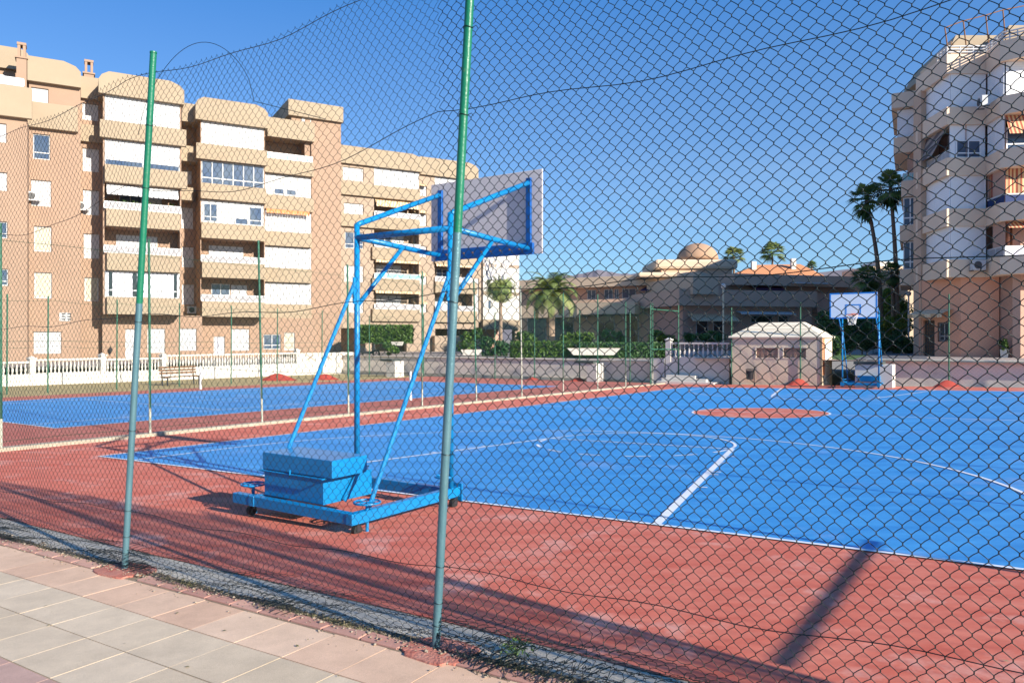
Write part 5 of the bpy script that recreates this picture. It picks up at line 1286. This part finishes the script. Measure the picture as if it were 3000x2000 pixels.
fb(fL, 1885, 1950, .3, 1.25, z2t+.25, z2t+.35, 'metal_white', 'awning_rail')
# right wing
fRt, _ = mfr(2030, 80, 2540, 86)
zt = fRt.zy(2350, 806); zb = fRt.zy(2350, 838); 
fb(fRt, 2150, 2530, -10, 0, zb, zt, 'brown_band', 'roof_parapet'); z2t = fRt.zy(2250, 855); z2b = fRt.zy(2250, 900)
fb(fRt, 2040, 2520, -10, -1.5, z2t-.5, zb, 'brown_wall', 'upper_wall')
fb(fRt, 1990, 2394, -10, 2., z2b, z2t, 'brown_band', 'balcony_parapet')
fb(fRt, 2394, 2520, -10, -.6, z2b-.5, z2t, 'brown_wall', 'side_wall')
fb(fRt, 2000, 2378, -9, 1.2, -1, z2b, 'brown_wall', 'ground_floor_wall'); fb(fRt, 2378, 2530, -9, -2, -1, z2b, 'brown_wall', 'ground_floor_wall')
for p0, p1, y0, y1 in ((2040, 2075, 935, 1000), (2090, 2120, 935, 1000), (2200, 2265, 925, 945), (2280, 2310, 925, 945)):
    win(MBd, fRt, fRt.sx(p0, 1.3), fRt.sx(p1, 1.3), fRt.zy((p0+p1)/2, y1, 1.3), fRt.zy((p0+p1)/2, y0, 1.3), 1.28, 'dark')
for p0, p1, y0, y1, m, n_ in ((2030, 2168, 915, 938, 'awning_beige', 2.6), (2172, 2332, 908, 918, 'metal_white', 2.6), (2212, 2303, 830, 848, 'purple', .2), (2322, 2437, 822, 828, 'metal_white', .4)):
    z0 = fRt.zy((p0+p1)/2, y1, n_); z1 = fRt.zy((p0+p1)/2, y0, n_); b = MB(); s0, s1 = fRt.sx(p0, n_), fRt.sx(p1, n_)
    b.add([fRt.p(s0, n_-1.6, z1), fRt.p(s1, n_-1.6, z1), fRt.p(s1, n_, z0), fRt.p(s0, n_, z0)], [(0, 1, 2, 3)]); b.fbox(fRt, s0, s1, n_-.05, n_+.05, z0-.12, z0); b.build('awning', M[m], MBd)
# chamfered bay joining the two wings
fb(fRt, 2030, 2105, -8, 2.6, fRt.zy(2080, 862, 2.6), fRt.zy(2080, 808, 2.6), 'beige_band', 'corner_bay')
# dome tower
c_ = at(2043, 760, 90); t_ = MBd
def ring(p0, p1, y0, y1, Y, dy, m, nm, bev=.1):
    a = at(p0, y1, Y); c = at(p1, y0, Y); b = MB(); b.box((a[0], Y, a[2]), (c[0], Y+dy, c[2])); return b.build(nm, M[m], MBd, bevel=bev)
ring(1938, 2145, 785, 850, 87.3, 8, 'tan_wall', 'tower_wall', 0)
ring(1920, 2163, 759, 788, 86.9, 9, 'beige_band', 'tower_slab', .3)
prof = []; rd = 60/F*91
for k in range(13): a = k/12*math.pi/2; prof.append((max(rd*math.cos(a), .02), rd*.82*math.sin(a)))
b = MB(); b.lathe(prof, tuple(at(2043, 762, 91)), 40); b.build('dome', M['dome'], MBd, smooth=True)
ring(1870, 2050, 797, 812, 85.5, 6, 'beige_band', 'lower_slab', .2)
# terracotta roof house behind
TR = thing('tiled_house', 'low house with an orange hipped tile roof and two small chimneys behind the long building', 'house', at(2280, 812, 100).tolist())
b = MB(); a0 = at(2130, 812, 98); a1 = at(2425, 803, 98); b.box((a0[0]+.5, 98.5, 0), (a1[0]-.5, 108, a0[2])); b.build('wall', M['beige_band'], TR)
r0 = at(2219, 776, 103); r1 = at(2345, 768, 103); b = MB(); z_ = a0[2]
b.add([(a0[0], 98, z_), (a1[0], 98, z_), (a1[0], 109, z_), (a0[0], 109, z_), (r0[0], 103, r0[2]), (r1[0], 103, r0[2]+.1)], [(0, 1, 5, 4), (1, 2, 5), (2, 3, 4, 5), (3, 0, 4), (3, 2, 1, 0)]); b.build('roof', M['roof_tile'], TR)
for p_, yt in ((2210, 766), (2326, 757)):
    a = at(p_, yt, 101); b = MB(); b.box((a[0]-.3, 101, a[2]-2), (a[0]+.3, 101.6, a[2])); b.build('chimney', M['white_wall'], TR)
# pale block seen between the right building and the long building
PBk = thing('distant_block', 'pale cream block with a roof terrace seen behind the two tall palm trunks', 'building', at(2600, 900, 95).tolist())
a = at(2548, 780, 95); c = at(2660, 900, 95); b = MB(); b.box((a[0], 95, -1), (c[0]+1, 103, a[2])); b.build('wall', M['beige_band'], PBk)
a = at(2590, 762, 94); c = at(2650, 778, 94); b = MB(); b.box((a[0], 96, a[2]-2), (c[0], 100, a[2])); b.build('roof_room', M['white_wall'], PBk)
for y_ in (815, 850):
    a = at(2552, y_, 95); c = at(2655, y_+14, 95); b = MB(); b.box((a[0], 94.6, c[2]), (c[0], 94.99, a[2])); b.build('balcony_parapet', M['pale_wall'], PBk)
# ------------------------------------------------------------------ palms
def fan_palm(label, px, ycrown, ybase, pxb, Y, rad, seed, group, nf_=46, name='fan_palm', trunk_r=.17, trunkm='trunk', skirt=True, m='palm_dark'):
    g = random.Random(seed); top = Vector(at(px, ycrown, Y)); base = Vector(at(pxb, ybase, Y))
    t = thing(name, label, 'palm tree', tuple(base), group)
    b = MB(); N_ = 9; pts = []
    for k in range(N_): q = k/(N_-1); p = base.lerp(top, q); p.x += (top.x-base.x)*.25*math.sin(q*math.pi)*-1; pts.append(p)
    b.tube(pts, trunk_r*1.25, 9, r2=trunk_r*.7); b.build('trunk', M[trunkm], t)
    b = MB()
    for i in range(nf_):
        az = g.uniform(0, 6.283); el = g.uniform(-1.0, 1.35) if skirt else g.uniform(-.5, 1.4); L_ = rad*g.uniform(.55, .8)
        d = Vector((math.cos(az)*math.cos(el), math.sin(az)*math.cos(el), math.sin(el))); hub = top+d*L_*.62
        b.tube([top, top+d*L_*.3, hub], .02, 3, cap=False)
        side = d.cross(Vector((0, 0, 1))).normalized(); upv = side.cross(d).normalized(); tint = g.random()*.8+.05+(.15 if el > .2 else 0)
        for j in range(13):
            f_ = -1.35+2.7*j/12; dir_ = (d*math.cos(f_)+side*math.sin(f_)).normalized(); ll = rad*.5*(1-.25*abs(f_))*g.uniform(.85, 1.1)
            tip = hub+dir_*ll+Vector((0, 0, -.35*ll)); mid = hub+dir_*ll*.55; w_ = side*math.cos(f_)*.04*rad/1.3-d*math.sin(f_)*.04*rad/1.3
            b.add([hub, mid+w_, tip, mid-w_], [(0, 1, 2, 3)], tint)
    if skirt:
        for i in range(26):
            az = g.uniform(0, 6.283); d = Vector((math.cos(az), math.sin(az), 0)); r_ = g.uniform(.2, .42)*rad; z0 = g.uniform(-.15, -.9)*rad
            p0 = top+Vector((0, 0, z0*.2)); p1 = top+d*r_+Vector((0, 0, z0-.25*rad)); w_ = Vector((-d.y, d.x, 0))*.09*rad
            b.add([p0, p0.lerp(p1, .6)+w_, p1, p0.lerp(p1, .6)-w_], [(0, 1, 2, 3)], .02)
    b.build('crown', M[m], t); return t
def feather_palm(label, px, ycrown, ybase, Y, rad, seed, nf_=40, name='date_palm', trunk_r=.28, droop=1., m='palm_leaf', trunkm='trunk_pale', leaflet=.34, elmin=-.35):
    g = random.Random(seed); top = Vector(at(px, ycrown, Y)); base = Vector(at(px, ybase, Y)); t = thing(name, label, 'palm tree', tuple(base))
    b = MB(); b.tube([base, base.lerp(top, .5), top-Vector((0, 0, .3)), top], trunk_r, 10, r2=trunk_r*.9); b.build('trunk', M[trunkm], t)
    b = MB()
    for i in range(nf_):
        az = i*2.399+g.uniform(-.2, .2); el = elmin+(1.45-elmin)*((i+.5)/nf_)**.8; L_ = rad*g.uniform(.9, 1.12)
        d = Vector((math.cos(az), math.sin(az), 0)); N_ = 10; pts = []; p = top.copy(); e_ = el
        for k in range(N_+1):
            pts.append(p.copy()); p = p+(d*math.cos(e_)+Vector((0, 0, math.sin(e_))))*L_/N_; e_ -= droop*(.09+.02*k)
        b.tube(pts, .025, 3, cap=False, r2=.008); side = Vector((-d.y, d.x, 0)); tint = .15+.75*g.random()
        for k in range(1, N_+1):
            for q in (0, .33, .66):
                o_ = pts[k-1].lerp(pts[k], q); dd = (pts[k]-pts[k-1]).normalized(); ll = leaflet*rad*(.35+.9*math.sin(math.pi*min(1, (k+q)/N_*.92+.06)))
                for s_ in (-1, 1):
                    tip = o_+(side*s_*.8+dd*.55).normalized()*ll+Vector((0, 0, -.25*ll+(.12*ll if el > .4 else 0))); w_ = dd*.028*rad/2
                    b.add([o_-w_, o_.lerp(tip, .5)-w_, tip, o_.lerp(tip, .5)+w_, o_+w_], [(0, 1, 2, 3, 4)], tint)
    b.build('crown', M[m], t); return t
fan_palm('tall slender fan palm, left of the tall pair by the right building', 2538, 585, 930, 2580, 62, 1.95, 1, None)
fan_palm('tall slender fan palm, right of the tall pair by the right building', 2608, 548, 950, 2628, 60, 2.0, 2, None)
fan_palm('short dark fan palm at the foot of the left tall palm', 2540, 815, 930, 2548, 58, 1.6, 3, None, trunk_r=.14)
fan_palm('short dark fan palm crown in front of the right tall palm trunk', 2612, 800, 930, 2616, 60, 1.25, 4, None, trunk_r=.12)
fan_palm('small palm top showing behind the tower slab right of the dome', 2150, 752, 830, 2150, 104, 2.1, 5, None, skirt=False, m='palm_leaf')
fan_palm('sunlit palm top rising behind the orange tiled roof', 2263, 742, 830, 2263, 112, 2.5, 6, None, skirt=False, m='palm_leaf')
fan_palm('tiny palm top at the right end of the orange tiled roof', 2378, 778, 830, 2378, 120, 1.1, 7, None, skirt=False)
feather_palm('date palm with a thick arching crown in front of the long building', 1615, 862, 985, 57, 2.7, 11, nf_=40, leaflet=.2, droop=1.15)
feather_palm('slender palm with ragged drooping fronds before the blank white wall', 1467, 838, 1020, 56, 2.0, 12, nf_=24, name='queen_palm', trunk_r=.14, droop=2.3, leaflet=.24, elmin=-.5)
# ------------------------------------------------------------------ hedges, shrubs, trees
def hedge(label, p0, p1, yt, yb, Y, dep, n, seed, m='leaf'):
    g = np.random.default_rng(seed); a = at(p0, yt, Y); c = at(p1, yb, Y); t = thing('hedge', label, 'hedge', ((a[0]+c[0])/2, Y, c[2]))
    p = g.uniform(size=(n, 3)); f_ = g.integers(0, 4, n); p[f_ == 0, 1] = 0; p[f_ == 1, 2] = 1; p[f_ == 2, 0] = (g.random((f_ == 2).sum()) > .5)
    q = np.stack([a[0]+p[:, 0]*(c[0]-a[0]), Y+p[:, 1]*dep, c[2]+p[:, 2]*(a[2]-c[2])], 1)+g.normal(size=(n, 3))*.05
    aa = g.normal(size=(n, 3)); aa /= np.linalg.norm(aa, axis=1, keepdims=True); bb = g.normal(size=(n, 3)); bb /= np.linalg.norm(bb, axis=1, keepdims=True); s_ = .11*g.uniform(.6, 1.3, (n, 1))
    npmesh('foliage', np.stack([q-aa*s_, q+bb*s_*.6, q+aa*s_, q-bb*s_*.6], 1).reshape(-1, 3), np.arange(4*n).reshape(-1, 4), M[m], t, np.clip(g.normal(.4, .25, n), .01, 1))
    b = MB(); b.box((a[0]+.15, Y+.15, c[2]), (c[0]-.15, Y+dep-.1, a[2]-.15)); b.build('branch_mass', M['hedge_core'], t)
hedge('clipped dark green hedge under the cream apartment block', 1052, 1200, 955, 1004, 60, 1.6, 5200, 21)
hedge('low green hedge running behind the retaining wall under the date palm', 1500, 1700, 1004, 1046, 50, 1.2, 5200, 22)
hedge('low dark hedge behind the wall near the green gate', 1700, 1958, 1008, 1048, 49, 1.2, 6000, 23, 'leaf_dark')
pbush('shrub', 'rounded leafy shrub right of the near stand left of the trough planter', 'shrub', 1345, 1420, 965, 1046, 54, 1900, .12, 31)
pbush('shrub', 'darker spreading shrub under the slender drooping palm', 'shrub', 1405, 1490, 985, 1046, 54, 1700, .12, 32, 'leaf_dark')
pbush('shrub', 'green shrub behind the trough planter left of the date palm', 'shrub', 1480, 1580, 968, 1030, 57, 2000, .13, 33)
pbush('shrub', 'bushy green shrub right of the date palm trunk', 'shrub', 1640, 1745, 965, 1030, 58, 2200, .13, 34)
pbush('shrub', 'shrub behind the dark hedge left of the gate', 'shrub', 1760, 1830, 962, 1030, 58, 1700, .13, 35, 'leaf_dark')
pbush('shrub', 'large light green shrub seen through the gate frame', 'shrub', 1895, 1985, 955, 1046, 55, 2200, .13, 36)
pbush('shrub', 'round dark shrub behind the short balustrade on the left', 'shrub', 2000, 2036, 972, 1010, 56, 1100, .10, 37, 'leaf_dark')
pbush('shrub', 'dark hedge-like shrub behind the short balustrade beside the kiosk', 'shrub', 2040, 2125, 965, 1010, 56, 2000, .11, 38, 'leaf_dark')
pbush('shrub', 'dusty shrub behind the parked scooter', 'shrub', 1120, 1170, 1000, 1040, 56, 900, .11, 39)
pbush('tree', 'dark leafy tree right of the kiosk behind the far backboard', 'tree', 2385, 2500, 905, 1040, 50, 4200, .16, 41, 'leaf_dark', trunk=.4, clump=22)
pbush('tree', 'dark dense tree between the far stand uprights', 'tree', 2470, 2580, 920, 1040, 54, 4200, .16, 42, 'leaf_dark', trunk=.4, clump=22)
pbush('tree', 'sunlit yellow green tree behind the tall palm trunks', 'tree', 2555, 2660, 850, 960, 72, 4200, .2, 43, 'leaf_bright', trunk=1.5, clump=22)
pbush('tree', 'bright rounded bush left of the white lamp post', 'tree', 2560, 2675, 925, 1000, 60, 3200, .15, 44, 'leaf_bright', trunk=.5, clump=16)
pbush('shrub', 'dark shrubbery along the path at the right building', 'shrub', 2555, 2690, 965, 1035, 52, 3400, .13, 45, 'leaf_dark')
pbush('shrub', 'low dark shrub behind the far ballast box', 'shrub', 2425, 2470, 975, 1045, 46, 1300, .11, 46, 'leaf_dark')
b = MB(); b.add([(x0(2420, 38), 36.6, .635), (x0(2640, 36), 36.6, .635), (x0(2640, 44), 47, .635), (x0(2420, 44), 47, .635)], [(0, 1, 2, 3)]); o = b.build('green_lawn', M['lawn']); o['kind'] = 'structure'
b = MB(); b.add([(x0(2500, 36.4), 36.4, .65), (x0(2720, 36.4), 36.4, .65), (x0(2700, 60), 60, .65), (x0(2580, 60), 60, .65)], [(0, 1, 2, 3)]); o = b.build('path', M['asphalt']); o['kind'] = 'structure'
# trough planters
for p0, p1, yt, yb, Y, lab in ((1662, 1818, 1020, 1040, 47.5, 'long white trough planter on the retaining wall left of the gate'), (1350, 1412, 1024, 1040, 50, 'short white trough planter on the wall right of the near stand'), (1145, 1180, 1001, 1012, 56, 'small white box planter beside the parked scooter')):
    a = at(p0, yt, Y); c = at(p1, yb, Y); t = thing('trough_planter', lab, 'planter', ((a[0]+c[0])/2, Y, c[2]))
    k = .12*(c[0]-a[0]); b = MB(); b.hexa([(a[0]+k, Y+.1, c[2]), (c[0]-k, Y+.1, c[2]), (c[0]-k, Y+.5, c[2]), (a[0]+k, Y+.5, c[2]), (a[0], Y, a[2]), (c[0], Y, a[2]), (c[0], Y+.6, a[2]), (a[0], Y+.6, a[2])]); b.build('trough', M['white_wall'], t)
    b = MB(); b.box((a[0]+.05, Y+.05, a[2]), (c[0]-.05, Y+.55, a[2]+.02)); b.build('soil', M['dirt'], t)
# lamp posts, sign
for p_, yt, yb, Y, m, lab in ((2662, 868, 968, 55, 'metal_white', 'slim white lamp post beside the corner of the right building'), (2119, 846, 1005, 52, 'bare_post', 'bare pale lamp post behind the short balustrade')):
    a = at(p_, yt, Y); c = at(p_, yb, Y); t = thing('lamp_post', lab, 'lamp post', (c[0], Y, c[2])); b = MB(); b.tube([(a[0], Y, .4), tuple(a)], .06, 8); b.build('post', M[m], t)
    b = MB(); b.lathe([(.05, 0), (.16, .1), (.18, .28), (.05, .36)], tuple(a), 10); b.build('lantern', M['frame'], t)
a = at(2559, 909, 53); t = thing('parking_sign', 'blue square sign on a pole right of the far backboard', 'sign', (a[0], 53, .6)); b = MB(); b.box((a[0]-.22, 53, a[2]-.28), (a[0]+.22, 53.03, a[2]+.28)); b.build('panel', M['sign_blue'], t)
b = MB(); b.tube([(a[0], 53.06, .6), (a[0], 53.06, a[2]+.28)], .03, 6); b.build('post', M['galv'], t)
# parked scooter
a = at(1078, 1046, 57); t = thing('scooter', 'dark motor scooter parked behind the wall under the clipped hedge', 'scooter', tuple(a)); x, y, z = a
for dx in (-.62, .62):
    b = MB(); b.tube([(x+dx+.24*math.cos(q), y, z+.26+.24*math.sin(q)) for q in [2*math.pi*k/16 for k in range(17)]], .06, 6); b.build('wheel', M['rubber'], t)
b = MB(); b.prism([(x-.75, y-.15, z+.35), (x+.2, y-.15, z+.25), (x+.45, y-.15, z+.35), (x+.55, y-.15, z+.95), (x+.42, y-.15, z+1.0), (x+.28, y-.15, z+.45), (x-.1, y-.15, z+.45), (x-.2, y-.15, z+.72), (x-.8, y-.15, z+.75)], (0, .32, 0)); b.build('body', M['scooter'], t, bevel=.04)
b = MB(); b.box((x-.78, y-.12, z+.76), (x-.2, y+.14, z+.86)); b.build('seat', M['rubber'], t, bevel=.03)
b = MB(); b.tube([(x+.48, y-.32, z+1.08), (x+.46, y, z+1.02), (x+.48, y+.32, z+1.08)], .02, 6); b.tube([(x+.47, y, z+.9), (x+.62, y, z+.3)], .03, 6); b.build('handlebar', M['iron'], t)
# ------------------------------------------------------------------ small stuff at the fence foot
g = np.random.default_rng(12); n = 5200
Vs = []; Fs = []; base = 0
ss = g.uniform(-9, 3.4, n); nn = np.where(g.random(n) < .8, g.normal(.02, .05, n), g.normal(.10, .08, n)); sz = g.gamma(2., .0022, n)+.0012
oct_ = np.array([(1, 0, 0), (0, 1, 0), (-1, 0, 0), (0, -1, 0), (0, 0, 1), (0, 0, -1)], float); of = np.array([(0, 1, 4), (1, 2, 4), (2, 3, 4), (3, 0, 4), (1, 0, 5), (2, 1, 5), (3, 2, 5), (0, 3, 5)])
X = NF.o[0]+ss*NF.d[0]+nn*NF.n[0]; Y_ = NF.o[1]+ss*NF.d[1]+nn*NF.n[1]; Zz = gxy_np(X, Y_)+.002+sz*.3+np.where((nn > .06) & (nn < .155), .012, 0)
Pn = np.stack([X, Y_, Zz], 1)[:, None, :]+oct_[None]*(sz[:, None, None]*g.uniform(.6, 1.4, (n, 6, 1)))*np.array([1, 1, .6])
o = npmesh('gravel', Pn.reshape(-1, 3), (np.arange(n)[:, None, None]*6+of[None]).reshape(-1, 3), M['gravel'], None, g.random(n*8)+.01); tag(o, 'loose gravel and crumbs of mortar along the foot of the near fence', 'gravel'); o['kind'] = 'stuff'
n = 2600; Vs = []
ss = np.concatenate([g.uniform(-9, 3.2, 1600), g.normal(-2.35, .12, 300), g.normal(.55, .16, 400), g.normal(-.9, .25, 300)]); nn = g.normal(0.03, .035, n); ll = g.uniform(.012, .05, n)
X = NF.o[0]+ss*NF.d[0]+nn*NF.n[0]; Y_ = NF.o[1]+ss*NF.d[1]+nn*NF.n[1]; Zz = gxy_np(X, Y_)
q = np.stack([X, Y_, Zz], 1); d = g.normal(size=(n, 3)); d[:, 2] = abs(d[:, 2])*.8+.2; d /= np.linalg.norm(d, axis=1, keepdims=True); sd = np.cross(d, g.normal(size=(n, 3))); sd /= np.linalg.norm(sd, axis=1, keepdims=True)
V4 = np.stack([q-sd*.0016, q+sd*.0016, q+d*ll[:, None]*.7+sd*.002, q+d*ll[:, None]], 1).reshape(-1, 3)
o = npmesh('weeds', V4, np.arange(4*n).reshape(-1, 4), M['weed'], None, g.random(n)+.01); tag(o, 'dry weeds and tufts of grass growing at the foot of the near fence', 'weeds'); o['kind'] = 'stuff'
# weed clumps
for s_, n_, k_, lab in ((.45, -.12, 110, 'small green weed beside the nearest fence post'),):
    b = MB(); x, y, z = nf(s_, n_); r_ = random.Random(8)
    for i in range(k_):
        a = r_.uniform(0, 6.28); rr_ = r_.uniform(0, .11); h_ = r_.uniform(.02, .16); p0 = Vector((x+rr_*math.cos(a), y+rr_*math.sin(a), z+h_*.6)); d1 = Vector((r_.uniform(-1, 1), r_.uniform(-1, 1), r_.uniform(-.2, 1))).normalized()*r_.uniform(.012, .03); d2 = Vector((r_.uniform(-1, 1), r_.uniform(-1, 1), r_.uniform(-1, 1))).normalized()*.006
        b.quad(p0-d1, p0+d2, p0+d1, p0-d2, r_.random()+.01)
    for i in range(12): a = r_.uniform(0, 6.28); b.tube([(x, y, z), (x+.1*math.cos(a), y+.1*math.sin(a), z+r_.uniform(.05, .15))], .0014, 3)
    o = b.build('weed', M['leaf']); tag(o, lab, 'weed')

# dry leaves and scraps lying on the slabs and the court
g = np.random.default_rng(77); n = 170; Vs = []
for i in range(n):
    if i < 60: x, y, _ = NF.p(g.uniform(-6, .6), g.uniform(.2, 2.6), 0)
    else: x, y, _ = NF.p(g.uniform(-8, 3.2), -g.gamma(1.6, .7), 0)
    z = gxy(x, y)+.006; a = g.uniform(0, 6.28); l = g.uniform(.006, .018); w_ = l*g.uniform(.3, .6)
    c_, s_ = math.cos(a), math.sin(a); Vs += [(x-l*c_, y-l*s_, z), (x+w_*s_, y-w_*c_, z+.003), (x+l*c_, y+l*s_, z+g.uniform(0, .006)), (x-w_*s_, y+w_*c_, z+.002)]
o = npmesh('leaf_litter', Vs, np.arange(4*n).reshape(-1, 4), M['weed'], None, g.random(n)+.01); tag(o, 'scattered dry leaves and scraps on the slabs and red court by the near fence', 'leaf litter'); o['kind'] = 'stuff'
